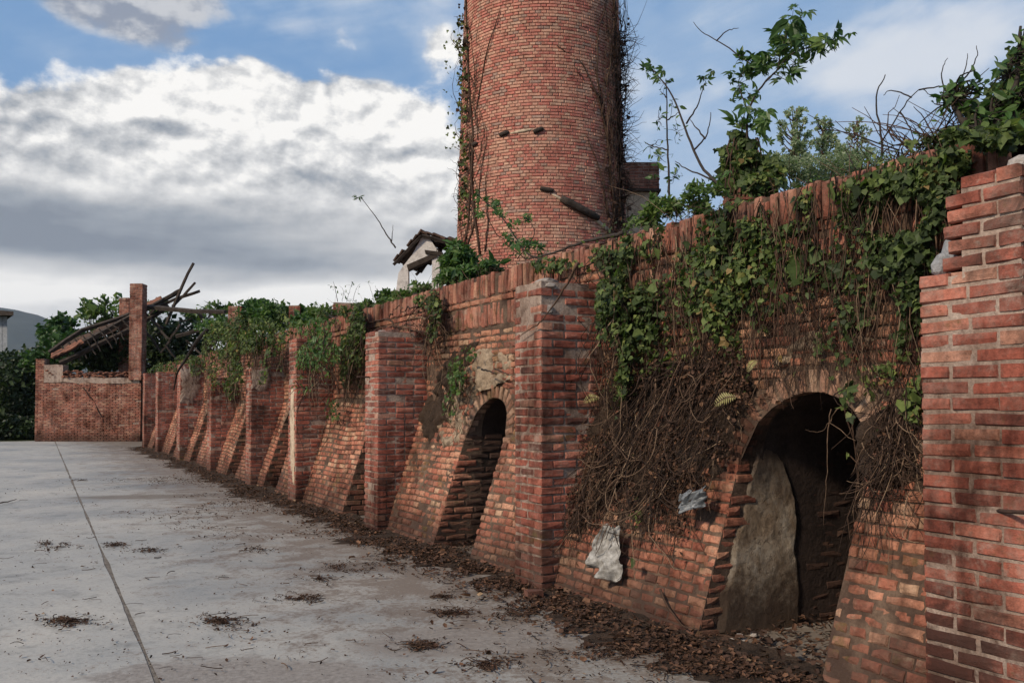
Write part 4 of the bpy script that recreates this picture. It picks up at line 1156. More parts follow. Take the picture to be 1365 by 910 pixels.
bk = Bricks(); face_bricks(bk, np.array((a[0], Yw - .01, 0.)), np.array((1., 0, 0)), np.array((0, -1., 0)), .36, zt, px(50, 478, Yw)[2]); bk.build('brick', M_FAR, ew, True)
ck = [px(u, v, Yw - .004) for u, v in ((103, 511), (115, 520), (125, 535), (133, 550), (140, 562), (150, 572), (158, 582))]
ck2 = [px(u, v, Yw - .004) for u, v in ((121, 512), (118, 522), (125, 533))]
tubes('crack', [(smooth_path(ck, 18, .02), .022, 4, 0), (smooth_path(ck2, 8, .02), .014, 4, 0)], M_DARK, ew)
rub = []
for _ in range(190):
    u = rng.uniform(62, 185); p = px(u, 497, Yw + rng.uniform(0, .35)); rub.append(((p[0], p[1], zt2 - .12 + rng.uniform(0, .30) * (.4 + .6 * rng.random())), (rng.uniform(.12, .34), rng.uniform(.1, .25), rng.uniform(.05, .12))))
rubble('tile_rubble', 'heap of broken red tiles on top of the low end wall', rub, M_TILE, cat='rubble')
# tile sheets along the slipped roof
def beam(label, uvs, Y0, Y1, r, mat=M_WOOD, name='fallen_beam', grp='fallen roof timbers'):
    n = len(uvs); pts = [px(u, v, Y0 + (Y1 - Y0) * i / (n - 1)) for i, (u, v) in enumerate(uvs)]
    p = smooth_path(pts, 7, .015)
    return tag(tubes(name, [(p, np.linspace(r, r * .8, 7), 4, .4)], mat, smooth=False), label, 'timber', grp)
BM = [('longest dark beam sloping from the end wall up to the tall pillar', [(71, 476), (120, 452), (171, 424), (240, 388)], 37.2, 38, .13),
      ('dark beam lying just under the longest sloping beam', [(80, 484), (130, 460), (190, 430), (225, 408)], 37.0, 38.2, .12),
      ('thick rafter crossing behind the tall pillar', [(66, 470), (110, 440), (160, 424), (205, 405)], 37.8, 38.8, .11),
      ('long horizontal beam pointing right over the ivy', [(196, 409), (240, 413), (300, 416)], 37.5, 34, .11),
      ('thin pole standing up steepest against the sky', [(222, 432), (238, 392), (259, 350)], 37, 36.5, .07),
      ('beam rising right to a blunt end against the clouds', [(208, 410), (235, 399), (266, 387)], 37.6, 37, .09),
      ('shorter beam crossing under the blunt ended beam', [(200, 418), (220, 398), (242, 385)], 37.9, 37.2, .08),
      ('slanting strut beneath the horizontal beam', [(195, 443), (203, 452), (214, 468)], 37.4, 37.2, .06),
      ('broken strut hanging below the end of the horizontal beam', [(266, 418), (276, 436), (290, 430)], 35.5, 35, .07),
      ('prop leaning right of the tall pillar', [(240, 432), (225, 455), (214, 470)], 37, 37, .06),
      ('stub beam low over the ivy', [(235, 448), (262, 441), (282, 438)], 36, 35.5, .09)]
for l_, uv, y0, y1, r in BM: beam(l_, uv, y0, y1, r)
ORD = ['leftmost', 'second from left', 'third from left', 'fourth from left', 'fifth from left', 'sixth from left', 'seventh from left', 'eighth from left', 'rightmost']
for i in range(9):
    u, v = 190 + 10 * i + rng.uniform(-2, 2), rng.uniform(405, 465); a_ = rng.uniform(-.9, .9); l_ = rng.uniform(18, 44)
    beam(ORD[i] + ' of the splintered rafter pieces tangled right of the tall pillar', [(u, v), (u + math.cos(a_) * l_ * .5, v - math.sin(a_) * l_ * .5 + 2), (u + math.cos(a_) * l_, v - math.sin(a_) * l_)], 36.5 + 2 * rng.random(), 36.5 + 2 * rng.random(), rng.uniform(.03, .07), name='rafter_piece', grp='splintered rafter pieces')
for i in range(9):
    f = i / 9; u = 80 + 90 * f + rng.uniform(-2, 2); v = 474 - 42 * f
    beam(ORD[i] + ' of the short battens on the slipped roof left of the tall pillar', [(u, v - 10 - 4 * rng.random()), (u + 9, v), (u + 14 + 4 * rng.random(), v + 8 + 6 * rng.random())], 37.4, 37.2, .03, name='roof_batten', grp='battens of the slipped roof')
def slab_quad(name, label, cat, pts, thick, mat, parent=None, seed=0, n=10, amp=.02, group=None):
    """slab through 4 corner points (a,b,c,d) with thickness, ragged"""
    a_, b_, c_, d_ = [np.array(p, float) for p in pts]; nr = np.cross(b_ - a_, d_ - a_); nr /= np.linalg.norm(nr)
    V = []; 
    for k in (0, 1):
        for i in range(n + 1):
            for j in range(n + 1):
                u, v = i / n, j / n; p = (a_ * (1 - u) + b_ * u) * (1 - v) + (d_ * (1 - u) + c_ * u) * v
                V.append(p + nr * thick * k)
    V = np.array(V); V += rng.normal(0, amp * .3, V.shape) + np.stack([fbm(V, 2, seed + s, 2) for s in (1, 2, 3)], 1) * amp
    m_ = (n + 1) ** 2; F = []
    for i in range(n):
        for j in range(n):
            q = (i * (n + 1) + j, (i + 1) * (n + 1) + j, (i + 1) * (n + 1) + j + 1, i * (n + 1) + j + 1)
            F.append(q[::-1]); F.append(tuple(x + m_ for x in q))
    for i in range(n):
        for (p, q) in (((i * (n + 1)), (i + 1) * (n + 1)), (i * (n + 1) + n, (i + 1) * (n + 1) + n), (i, i + 1), (n * (n + 1) + i, n * (n + 1) + i + 1)): F.append((p, q, q + m_, p + m_))
    me = bpy.data.meshes.new(name); me.from_pydata([tuple(v) for v in V], [], F); me.update()
    o = link(name, me, mat, parent)
    if parent is None: tag(o, label, cat, group)
    return o
slab_quad('roof_sheet', 'dark slipped remnant of tiled roof resting on the fallen beams', 'roof remnant', [px(75, 478, 37.6), px(172, 432, 38.6), px(168, 424, 40), px(85, 462, 40)], .1, M_TILEDK, seed=2, amp=.05)
slab_quad('roof_sheet', 'red edged roof remnant right of the tall pillar', 'roof remnant', [px(190, 418, 38), px(217, 402, 38), px(215, 397, 39), px(191, 410, 39)], .1, M_TILE, seed=3, amp=.05)
slab_quad('roof_sheet', 'strip of reddish tiles low over the end wall', 'roof remnant', [px(70, 478, 36.9), px(112, 457, 37), px(110, 453, 37.5), px(70, 472, 37.5)], .06, M_TILE, seed=5, amp=.04)

# ------------------------------------------------------------------ ruined gabled house on the kiln top
Yr = 24.0
hs = thing('ruined_dormer', 'small roofless looking white plaster gable with ragged tiled eaves, left of the chimney', 'ruined building', tuple(px(556, 400, Yr)[:2]) + (2.8,))
def prism(name, uv, Y, dep, mat, parent, amp=.02, skew=0.0):
    f = [px(u, v, Y) for u, v in uv]; bb = [p + np.array((skew * dep, dep, 0)) for p in f]; n = len(f)
    me = bpy.data.meshes.new(name); F = [tuple(range(n)), tuple(range(2 * n - 1, n - 1, -1))] + [(i, i + n, (i + 1) % n + n, (i + 1) % n) for i in range(n)]
    me.from_pydata([tuple(p) for p in f + bb], [], F); me.update()
    return link(name, me, mat, parent)
prism('gable_wall', [(519, 425), (520, 388), (528, 386), (531, 364), (537, 355), (549, 340), (564, 313), (571, 315), (582, 332), (580, 340), (544, 355), (545, 425)], Yr, .3, M_PLASTERW, hs)
prism('gable_wall', [(576, 344), (580, 340), (583, 333), (586, 345), (586, 425), (575, 425)], Yr - .002, .3, M_PLASTERW, hs)
prism('sill_wall', [(543, 382), (577, 377), (577, 425), (543, 425)], Yr + .02, .26, M_PLASTERW, hs)
prism('lintel', [(542, 353), (581, 336), (583, 342), (544, 360)], Yr - .03, .3, M_WOOD, hs)
prism('lintel', [(566, 333), (590, 336), (590, 341), (567, 338)], Yr - .05, .2, M_WOOD, hs)
# side walls and roof behind the gable
prism('side_wall', [(520, 425), (520, 389), (524, 388), (524, 425)], Yr + .3, 2.2, M_PLASTERW, hs)
prism('side_wall', [(583, 425), (583, 345), (587, 345), (587, 425)], Yr + .3, 1.2, M_PLASTERW, hs)
def tile_slope(e0, e1, r0, r1, nrow, ncol, mat, parent):
    """rows of overlapping roof tiles between eave line e and ridge line r"""
    bk = Bricks(); up = ((r0 + r1) / 2 - (e0 + e1) / 2); lu = np.linalg.norm(up); up /= lu; al = (e1 - e0); la = np.linalg.norm(al); al /= la
    nr = np.cross(al, up); nr /= np.linalg.norm(nr)
    if nr[2] < 0: nr = -nr
    for i in range(nrow):
        for j in range(ncol):
            if rng.random() < .15: continue
            c = e0 + al * (j + .5) * la / ncol + up * (i + .5) * lu / nrow + nr * (.03 + .02 * (j % 2) + rng.normal(0, .015)) + up * rng.normal(0, .03)
            bk.add(c, al, nr if np.cross(al, nr) @ up > 0 else nr, up + nr * .12, la / ncol * 1.0, .045, lu / nrow * 1.25, rng.random(), .07)
    bk.build('roof_tile', mat, parent, True, BT)
ap = px(562, 309, Yr - .06); el_ = px(527, 347, Yr - .06); er = px(609, 322, Yr - .06); dv = np.array((0.5, 2.4, 0))
tile_slope(el_, el_ + dv, ap, ap + dv, 6, 10, M_TILEDK, hs)
tile_slope(er, er + dv, ap, ap + dv, 6, 10, M_TILEDK, hs)
for k_, (p, q) in enumerate(((el_ - np.array((0.05, 0, .12)), ap - np.array((0, 0, .10))), (ap - np.array((0, 0, .10)), er - np.array((0, 0, .07))))):
    for dd in (0, .9, 1.9):
        tubes('rafter', [(smooth_path([p + dv * dd / 2.4, q + dv * dd / 2.4], 4, .01), .05, 4, .3)], M_WOOD, hs, smooth=False)

# hut at the left edge
ht = thing('shed', 'grey boarded shed with dark flat roof, cut by the left edge above the hedge', 'shed', tuple(px(-20, 539, 46)[:2]) + (0,))
for u0 in np.arange(-60, 8, 7.0):
    prism('board', [(u0, 600), (u0, 419), (u0 + 6.6, 419), (u0 + 6.6, 600)], 46 + .04 * rng.random(), .15, M_HUT, ht, skew=-.6)
prism('roof', [(-64, 416), (-62, 408), (18, 415), (18, 420), (-64, 421)], 45.5, 3.0, M_WOOD, ht, skew=-.7)
prism('side_wall', [(4, 600), (4, 420), (9, 420), (9, 600)], 46.2, 2.4, M_HUT, ht, skew=-.7)

# ------------------------------------------------------------------ vegetation builders
def leaf_obj(name, pts, mat, parent, size, tpl=QUAD, normal=(0, -.4, .8), spread=.9, up=(0, 0, .2), tmu=.5, tsd=.25, kind='stuff', sj=.3):
    pts = np.asarray(pts); n = len(pts)
    cl = fbm(pts, 1.3 / max(size * 8, .3), 2, 2)
    tn = np.clip(tmu + tsd * rng.normal(0, 1, n) + cl * .25, 0, 1)
    return link(name, inst_mesh(name, tpl, pts, rand_frames(n, normal, spread, up, size, sj), tn), mat, parent, kind=kind)
def ell_pts(ells, n, shell=.55):
    """ells: (centre, radii). clumped points with gaps"""
    vol = np.array([np.prod(e[1]) ** .8 for e in ells]); vol /= vol.sum(); out = []
    for (c, r), f in zip(ells, vol):
        k = int(n * f) + 4; nc = max(4, k // 22)
        d = rng.normal(0, 1, (nc, 3)); d /= np.linalg.norm(d, axis=1, keepdims=True)
        cc = np.asarray(c) + d * np.asarray(r) * (rng.uniform(shell, 1.08, (nc, 1)))
        q = cc[rng.integers(0, nc, k)] + rng.normal(0, 1, (k, 3)) * np.asarray(r) * .15
        out.append(q)
    return np.concatenate(out)
def bush(name, label, cat, ells_px, n, size, mat, trunk=None, grp=None, tpl=QUAD, tmu=.5, zmin=-.05, stem_r=.05, stem_mat=None, shell=.5):
    """ells_px: (u, v, ru, rv, Y, depth)"""
    ells = []
    for u, v, ru, rv, Y, dp in ells_px:
        ells.append((px(u, v, Y), (ru / FPX * Y, dp, rv / FPX * Y)))
    c0 = np.mean([e[0] for e in ells], 0)
    bz = trunk if trunk is not None else zmin
    base = np.array((c0[0], c0[1], max(0, bz)))
    th = thing(name, label, cat, base, grp)
    pts = ell_pts(ells, n, shell); pts = pts[pts[:, 2] > zmin]
    leaf_obj('foliage', pts, mat, th, size, tpl, tmu=tmu)
    paths = []
    for e in ells:
        top = np.array(e[0]); mid = (base + top) / 2 + rng.normal(0, .08, 3) * np.array((1, 1, .3))
        paths.append((smooth_path([base + rng.normal(0, .05, 3) * np.array((1, 1, 0)), mid, top], 8), np.linspace(stem_r, stem_r * .35, 8), 5, .3))
        for _ in range(9):
            d = rng.normal(0, 1, 3); d /= np.linalg.norm(d); tip = top + d * np.array(e[1]) * rng.uniform(.7, 1.05)
            st = base + (top - base) * rng.uniform(.55, 1)
            paths.append((smooth_path([st, (st + tip) / 2 + rng.normal(0, .04, 3), tip], 6), np.linspace(stem_r * .35, stem_r * .08, 6), 4, .3))
    tubes('branch', paths, stem_mat or M_TWIG, th, kind='stuff')
    return th
# hedge and bushes at the far left
bush('hedge', 'very dark overgrown hedge at the left edge beyond the yard', 'hedge', [(-60, 540, 60, 60, 44, 2.5), (-10, 525, 45, 45, 43, 2), (20, 545, 32, 50, 41, 2), (32, 510, 22, 30, 42, 2), (10, 575, 45, 25, 40, 1.5), (40, 485, 18, 18, 43, 2), (5, 490, 26, 16, 42, 1)], 18000, .20, M_HEDGE, tmu=.35)
bush('bush', 'dark green bush behind the corner of the end wall', 'bush', [(82, 452, 22, 22, 43, 1.5), (98, 470, 26, 25, 42, 1.5), (62, 482, 20, 18, 42, 1.5), (84, 434, 12, 12, 43, 1)], 5200, .2, M_GREEN, tmu=.35)
bush('bush', 'dark mass of leaves beneath the fallen beams', 'bush', [(130, 470, 35, 28, 40, 1), (160, 465, 25, 28, 40, 1), (215, 455, 34, 34, 39.5, 1), (250, 460, 30, 28, 38.5, 1), (200, 480, 25, 18, 39, .8)], 8500, .17, M_HEDGE, tmu=.45)
bush('leafy_shrub', 'bright leafy shrub rising behind the fallen beams', 'shrub', [(128, 425, 20, 20, 41, .8), (150, 412, 18, 14, 41, .8), (118, 408, 9, 9, 41, .5), (140, 402, 10, 6, 41, .5)], 800, .19, M_FRESH, tmu=.6)
bush('leafy_shrub', 'bright shrub showing right of the tall pillar over the beams', 'shrub', [(205, 410, 14, 14, 42, .8), (275, 420, 24, 14, 40, .8), (300, 412, 14, 8, 40, .6)], 1100, .18, M_FRESH, tmu=.55)
bush('bush', 'green bush line along the far kiln top behind the ivy curtain', 'bush', [(335, 420, 26, 16, 30, 1), (365, 422, 24, 18, 28, 1), (345, 408, 14, 8, 30, .7), (420, 432, 25, 14, 22, .8), (408, 420, 14, 8, 23, .5), (300, 440, 30, 14, 30, 1)], 8500, .12, M_GREEN, trunk=2.8, zmin=2.8, tmu=.55)
bush('weed_clump', 'weedy growth beside the broad broken post', 'weeds', [(430, 418, 14, 12, 19, .4), (486, 410, 12, 8, 15, .3), (510, 398, 16, 10, 14, .3), (495, 425, 14, 8, 14.5, .25)], 1800, .07, M_FRESH, trunk=2.8, zmin=2.7, tmu=.5, stem_r=.02)
bush('leafy_shrub', 'dense green shrub between the white gable and the chimney', 'shrub', [(604, 352, 15, 18, 12.5, .3), (618, 345, 14, 16, 12.5, .3), (600, 372, 15, 10, 12.2, .3), (622, 368, 20, 10, 12, .3), (650, 358, 16, 8, 11.6, .3), (610, 332, 7, 12, 12.5, .2)], 3600, .085, M_GREEN, trunk=2.85, zmin=2.75, tpl=OVAL, tmu=.55, stem_r=.02)
bush('weed_clump', 'low weeds along the coping left of the gable', 'weeds', [(540, 398, 20, 10, 12.9, .25), (515, 404, 12, 8, 13.4, .25), (560, 385, 12, 8, 12.7, .2)], 1500, .055, M_FRESH, trunk=2.85, zmin=2.75, tmu=.5, stem_r=.012)
bush('weed_clump', 'ragged weeds on the coping at the foot of the flue block', 'weeds', [(880, 280, 22, 14, 7.8, .2), (935, 262, 24, 16, 7.3, .25), (860, 292, 18, 8, 8.0, .2), (905, 272, 14, 8, 7.5, .2)], 1500, .05, M_FRESH, trunk=2.85, zmin=2.8, tmu=.5, stem_r=.01, tpl=OVAL)
# poplars far behind on the right
def tree_px(label, u, vtop, vbot, ru, Y, n, seed):
    base = px(u, 539, Y); base = np.array((base[0], base[1], 0)); th = thing('poplar_tree', label, 'tree', base, 'pale poplars beyond the kiln')
    top = px(u, vtop, Y); H_ = top[2]; path = smooth_path([base, base + (0.1, 0, H_ * .5), top], 10, .05)
    limbs = []; ells = []
    zb_ = px(u, vbot, Y)[2]
    for _ in range(70):
        f = rng.uniform(0, 1); z = zb_ * .9 + (H_ - zb_ * .9) * f; rr = ru / FPX * Y * (1.0 - .55 * f ** 2)
        a_ = rng.random() * 6.28; l = rr * rng.uniform(.5, 1); e = np.array((base[0] + math.cos(a_) * l, base[1] + math.sin(a_) * l, z))
        st = np.array((base[0], base[1], z - l * 1.1)); limbs.append((smooth_path([st, (st + e) / 2 + (0, 0, -.1), e], 6), np.linspace(.05, .015, 6), 4, .5))
        ells.append((e, (rr * .34, rr * .34, rr * .36)))
    tubes('trunk', [(path, np.linspace(.22, .03, 10), 7, .5)], M_STEM, th); tubes('limb', limbs, M_STEM, th, kind='stuff')
    leaf_obj('crown', ell_pts(ells, n * 4, .10), M_POPLAR, th, .10, tmu=.7, spread=1.2)
tree_px('pale grey green poplar just right of the ivy wrapped post, tallest crown', 1062, 146, 245, 34, 44, 3600, 1)
tree_px('pale poplar in the middle of the far group', 1100, 158, 245, 30, 46, 2600, 2)
tree_px('pale rounded poplar at the right end of the far group', 1143, 160, 250, 30, 45, 2800, 3)
bush('bush', 'pale low thicket beneath the poplars', 'bush', [(1080, 225, 60, 14, 43, 1.5), (1150, 215, 50, 16, 43, 1.5)], 5000, .10, M_POPLAR, tmu=.35)

# ------------------------------------------------------------------ ivy and roots on the wall
def on_wall(u, v, off):
    D = D_WALL
    for _ in range(3):
        p = pw(u, v, D - off); D = float(Df(p[2]))
    return pw(u, v, D - off)
def blobs_pts(bl, n, offr=(.03, .14), top=None):
    wts = np.array([b[2] * b[3] * b[4] for b in bl], float); wts /= wts.sum(); ks = rng.choice(len(bl), n, p=wts); out = []
    for k in ks:
        u, v, ru, rv, d_, *ang = bl[k]; a_ = ang[0] if ang else 0
        x, y = rng.normal(0, .44), rng.normal(0, .44)
        uu = u + x * ru * math.cos(a_) - y * rv * math.sin(a_); vv = v + x * ru * math.sin(a_) + y * rv * math.cos(a_)
        if vv > 870 or uu > 1395: continue
        pp = on_wall(uu, vv, rng.uniform(*offr))
        if 6.2 < pp @ wv < 6.75 and pp[2] < 2.5: pp = pp - nv * .0
        if n > 1500 and fbm(pp, 4.5, 31, 2) < -.16: continue
        # keep openings clear of a solid curtain and stay off the pier fronts
        t_ = pp @ wv
        if any(o0_ < t_ < o1_ and pp[2] < 1.5 for o0_, o1_ in OPEN) : continue
        if t_ < 2.80 and pp[2] < 2.6: continue
        if pp[2] > WALL_H + .12: continue
        out.append(pp)
    return np.array(out)
ivy = thing('ivy', 'dark green ivy hanging over the upper wall around the largest arch', 'ivy', P(4.2, 4.3, 0))
dense = [(840, 350, 34, 60, 1.2), (855, 430, 34, 90, 1.3), (830, 530, 22, 60, .9), (965, 360, 50, 60, 1.3), (985, 310, 40, 45, 1.2), (950, 420, 40, 50, .9),
         (1215, 290, 50, 70, 1.7), (1195, 250, 60, 35, 1.3), (1215, 400, 20, 80, 1.2), (1245, 240, 30, 40, 1.4), (1180, 330, 40, 60, .8), (1215, 540, 14, 60, .8), (845, 620, 12, 40, .4), (850, 690, 10, 40, .25)]
light = [(900, 380, 120, 110, .5), (1050, 340, 130, 90, .55), (1120, 270, 110, 40, .7), (1000, 450, 100, 60, .35), (1130, 420, 80, 70, .4), (960, 480, 90, 40, .25), (1190, 500, 45, 70, .4), (1000, 285, 120, 30, .5)]
pd = blobs_pts(dense, 6600, (.02, .15)); pl_ = blobs_pts(light, 2900, (.02, .08))
allp = np.concatenate([pd, pl_]); dists = np.linalg.norm(allp - CAM, axis=1)
nrm_ = -nv + np.array((0, 0, .5))
sel = np.argsort(dists + rng.random(len(dists)) * 1.5)
tn = np.clip(rng.normal(.45, .25, len(allp)) + .35 * fbm(allp, 2.2, 4, 2), 0, 1)
FR = rand_frames(len(allp), nrm_, .75, (0, 0, -1), .036, .38)
for i in sel[:300]:
    me = shared(IVY, int(rng.integers(0, 2)), M_IVY, 'leaf')
    o = bpy.data.objects.new('leaf', me); COL.objects.link(o); a_ = FR[i]; c_ = allp[i]
    o.parent = ivy; o.matrix_parent_inverse = WM[ivy.name].inverted()
    o.matrix_basis = Matrix(((a_[0][0], a_[1][0], a_[2][0], c_[0]), (a_[0][1], a_[1][1], a_[2][1], c_[1]), (a_[0][2], a_[1][2], a_[2][2], c_[2]), (0, 0, 0, 1)))
    o.color = (float(tn[i]), 0, 0, 1)
rest = sel[300:]
link('leaf_cover', inst_mesh('leaf_cover', IVY, allp[rest], FR[rest], tn[rest]), M_IVY, ivy, kind='stuff')
# hanging stems over the big bay
st = []
for _ in range(330):
    u = rng.uniform(800, 1262); v0 = 328 - .285 * (u - 770) + rng.uniform(-3, 30) + (rng.uniform(0, 150) if rng.random() < .5 else 0)
    pcur = on_wall(u, v0, rng.uniform(.015, .08)); t_, z_ = pcur @ wv, min(pcur[2], WALL_H); off = rng.uniform(.01, .10)
    L_ = rng.uniform(.3, 1.5); k = int(L_ / .09) + 3; pts = []; dt = rng.normal(0, .012)
    for s in range(k):
        if any(a_ < t_ < b_ and z_ < 1.55 for a_, b_ in OPEN[:1]) or z_ < 0: break
        pts.append(P(t_, float(Df(z_)) - off - .02 * rng.random(), z_)); z_ -= .09; dt += rng.normal(0, .022); dt *= .80; t_ += dt
        if t_ < 2.80 or t_ > 6.25: break
    if len(pts) > 3: st.append((np.array(pts), np.linspace(.0042, .0016, len(pts)) * rng.uniform(.5, 1.4), 3, rng.random() ** 1.5))
tubes('stem', st, M_STEM, ivy, kind='stuff')
# tangled dead roots and stems
rt_ = thing('dead_creeper', 'tangled mat of dead brown creeper stems on the slope left of the largest arch', 'dead creeper', P(5.4, 3.9, 0))
st = []; lf = []
def tangle(n, bl, offr, length, rad, drift=(.45, -1), curl=.3):
    P0 = blobs_pts(bl, n, offr)
    for p in P0:
        t_, z_ = p @ wv, p[2]; off = float(Df(z_)) - p @ nv
        a_ = math.atan2(drift[1], drift[0]) + rng.normal(0, .5); pts = []
        k = int(rng.integers(6, 13)); sl_ = rng.uniform(*length) / k; cu = rng.normal(0, curl) / k * 2
        for s in range(k):
            if z_ < 0.01 or t_ < 2.8 or (OPEN[0][0] < t_ < OPEN[0][1] and z_ < 1.45): break
            pts.append(P(t_, float(Df(z_)) - max(.012, off), z_)); t_ += math.cos(a_) * sl_; z_ += math.sin(a_) * sl_; a_ += cu + rng.normal(0, .22); off += rng.normal(0, .012)
            off = min(max(off, .02), .24)
            if t_ > 6.25: off = min(off, .1)
        if len(pts) > 3: st.append((smooth_path(pts, len(pts) + 2), np.linspace(1, .5, len(pts) + 2) * rng.uniform(*rad), 4, rng.random() ** 3))
LB = [(860, 560, 75, 80, 1.0), (920, 600, 60, 60, 1), (820, 620, 60, 70, 1.1), (775, 680, 22, 50, .8), (870, 640, 50, 40, .9), (960, 520, 60, 50, .8), (1000, 480, 60, 30, .4)]
tangle(1900, LB, (.03, .15), (.15, .6), (.0012, .0036))
tangle(240, [(1190, 590, 35, 60, 1), (1200, 530, 25, 40, .8), (1170, 630, 25, 25, .7)], (.05, .15), (.2, .6), (.0014, .0038), (-.1, -1), .9)
tangle(420, [(1000, 400, 160, 90, 1), (1120, 380, 110, 100, 1), (900, 420, 90, 90, .8)], (.02, .07), (.25, .8), (.0009, .0022), (.15, -1), .35)
tangle(60, [(930, 480, 60, 30, 1), (880, 500, 60, 40, 1)], (.08, .16), (.8, 1.5), (.0035, .007), (.5, -1), .4)
tangle(90, LB + [(1190, 590, 30, 50, .5)], (.10, .24), (.4, .9), (.003, .0065), (.6, -.8), 1.1)
tubes('stem', st, M_STEM, rt_, kind='stuff')
dp_ = blobs_pts(LB + [(1190, 600, 30, 40, .5), (880, 700, 40, 30, .5)], 9500, (.02, .15))
leaf_obj('dead_leaves', dp_, M_DEAD, rt_, .026, DEAD, -nv, 1.0, tmu=.42, tsd=.22)
# ivy over the near head of wall, and the jungle at the top right corner
tw = thing('ivy', 'ivy and creeper thicket crowning the wall behind the stepped pier, top right', 'ivy', P(2.6, 4.6, 2.85))
el_px = [(1300, 190, 60, 22, 5.3, .25), (1345, 150, 40, 40, 5.1, .3), (1255, 215, 40, 18, 5.6, .2), (1385, 120, 40, 60, 4.9, .3), (1290, 215, 50, 12, 5.2, .15), (1305, 186, 48, 16, 4.42, .08), (1268, 210, 26, 20, 4.6, .07), (1345, 178, 30, 18, 4.28, .08), (1250, 232, 20, 16, 4.66, .06)]
ells = [(px(u, v, Y), (ru / FPX * Y, dp, rv / FPX * Y)) for u, v, ru, rv, Y, dp in el_px]
leaf_obj('leaf_cover', ell_pts(ells, 6500, .3), M_IVY, tw, .042, IVY, (-.3, -.7, .5), .7, (0, 0, -1), tmu=.4)
paths = []
for _ in range(120):
    b = px(rng.uniform(1190, 1390), rng.uniform(185, 235), 5.4); e = b + np.array((rng.normal(0, .3), rng.normal(0, .2), rng.uniform(.0, .35)))
    paths.append((smooth_path([b, (b + e) / 2 + rng.normal(0, .07, 3), e], 7, .004), np.linspace(.006, .002, 7), 3, rng.random() * .6))
tubes('stem', paths, M_STEM, tw, kind='stuff')
# low growth along the whole coping
gl = thing('wall_top_growth', 'thin moss, roots and small leaves straggling along the wall coping', 'weeds', P(8, 4.5, 2.85))
pts = []
for _ in range(3600):
    t_ = rng.uniform(2.8, 20); nz_ = float(fbm(np.array((t_, 0, 0.)), 1.1, 8, 2))
    if t_ > 5.2 and rng.random() > .30 + .6 * nz_: continue
    pts.append(P(t_, D_WALL + .06 + rng.uniform(-.03, .5), WALL_H + rng.exponential(.035)))
leaf_obj('leaf_cover', pts, M_FRESH, gl, .032, OVAL, (0, -.3, .8), .9, tmu=.3)
# twig fringe
paths = []
for _ in range(420):
    t_ = rng.uniform(2.8, 22); b = P(t_, D_WALL + .03 + rng.random() * .3, WALL_H - .02); e = b + np.array((rng.normal(0, .12), rng.normal(0, .1), rng.uniform(.02, .22))) * (1 if rng.random() < .9 else 2)
    paths.append((smooth_path([b, (b + e) / 2 + rng.normal(0, .03, 3), e], 5), np.linspace(.003, .001, 5), 3, rng.random()))
tubes('stem', paths, M_STEM, gl, kind='stuff')

def ivy_mass(label, bl, n, size, gap=-.22, stems=40, mat=M_IVY, tmu=.4, Yfix=None, tpl=IVY):
    """bl: (u,v,ru,rv,weight,D)"""
    c = bl[0]; p0 = pw(c[0], c[1], c[5]); th = thing('ivy', label, 'ivy', (p0[0], p0[1], 0))
    wts = np.array([b[2] * b[3] * b[4] for b in bl], float); wts /= wts.sum(); out = []
    for k in rng.choice(len(bl), n, p=wts):
        u, v, ru, rv, _, D = bl[k]
        r_ = rng.random() ** .6; a_ = rng.random() * 6.28
        uu = u + r_ * math.cos(a_) * ru; vv = v + r_ * math.sin(a_) * rv; out.append(pw(uu, vv, D + rng.uniform(-.10, .12)))
    out = np.array(out); out = out[out[:, 2] > .02]; out = out[fbm(out, 2.4, 41, 3) > gap]
    leaf_obj('leaf_cover', out, mat, th, size, tpl, nrm_, .6, (0, 0, -1), tmu=tmu, tsd=.28)
    paths = []
    for _ in range(stems):
        b = out[rng.integers(0, len(out))]; l = rng.uniform(.2, .9); p = [b, b + np.array((rng.normal(0, .08), rng.normal(0, .08), -l * .5)), b + np.array((rng.normal(0, .12), rng.normal(0, .12), -l))]
        if p[2][2] > 0: paths.append((smooth_path(p, 8, .008), np.linspace(.13, .05, 8) * size, 3, rng.random() ** 1.5))
    if paths: tubes('stem', paths, M_STEM, th, kind='stuff')
    return th
ivy_mass('thick dark ivy curtain hanging over the far piers, left of centre', [(292, 465, 24, 38, 1.1, 3.55), (325, 445, 34, 26, 1, 3.6), (355, 450, 26, 26, .9, 3.75), (310, 500, 14, 34, .7, 3.6), (372, 440, 16, 30, .7, 3.9), (345, 490, 14, 24, .4, 3.7), (285, 500, 8, 20, .4, 3.6), (370, 478, 8, 20, .4, 4.0)], 9500, .050, gap=-.02, stems=160)
ivy_mass('dark ivy and brown stems falling beside the coping end, above the broad slope', [(470, 440, 17, 42, 1.2, 4.1), (462, 480, 10, 36, .8, 4.1), (450, 420, 28, 14, .8, 4.2), (480, 470, 7, 50, .6, 4.1), (445, 545, 9, 16, .3, 4.05)], 4600, .045, gap=-.08, stems=110)
ivy_mass('bright green sapling sprays over the pier with the pale render strip', [(425, 440, 18, 22, 1.1, 3.8), (415, 475, 20, 20, .8, 3.6), (405, 510, 14, 12, .5, 3.45), (440, 470, 14, 20, .7, 3.8), (398, 440, 12, 12, .5, 4.0), (430, 500, 12, 12, .3, 3.6), (438, 540, 8, 10, .3, 3.9)], 1500, .06, stems=70, mat=M_GREEN, tmu=.6, tpl=OVAL)
ivy_mass('ivy tuft with torn roots hanging from the coping right of the lime streaked pier', [(580, 410, 9, 26, 1.2, 4.15), (575, 440, 8, 12, .7, 4.1), (566, 400, 14, 8, .6, 4.2), (583, 383, 6, 8, .5, 4.2)], 620, .04, stems=60)
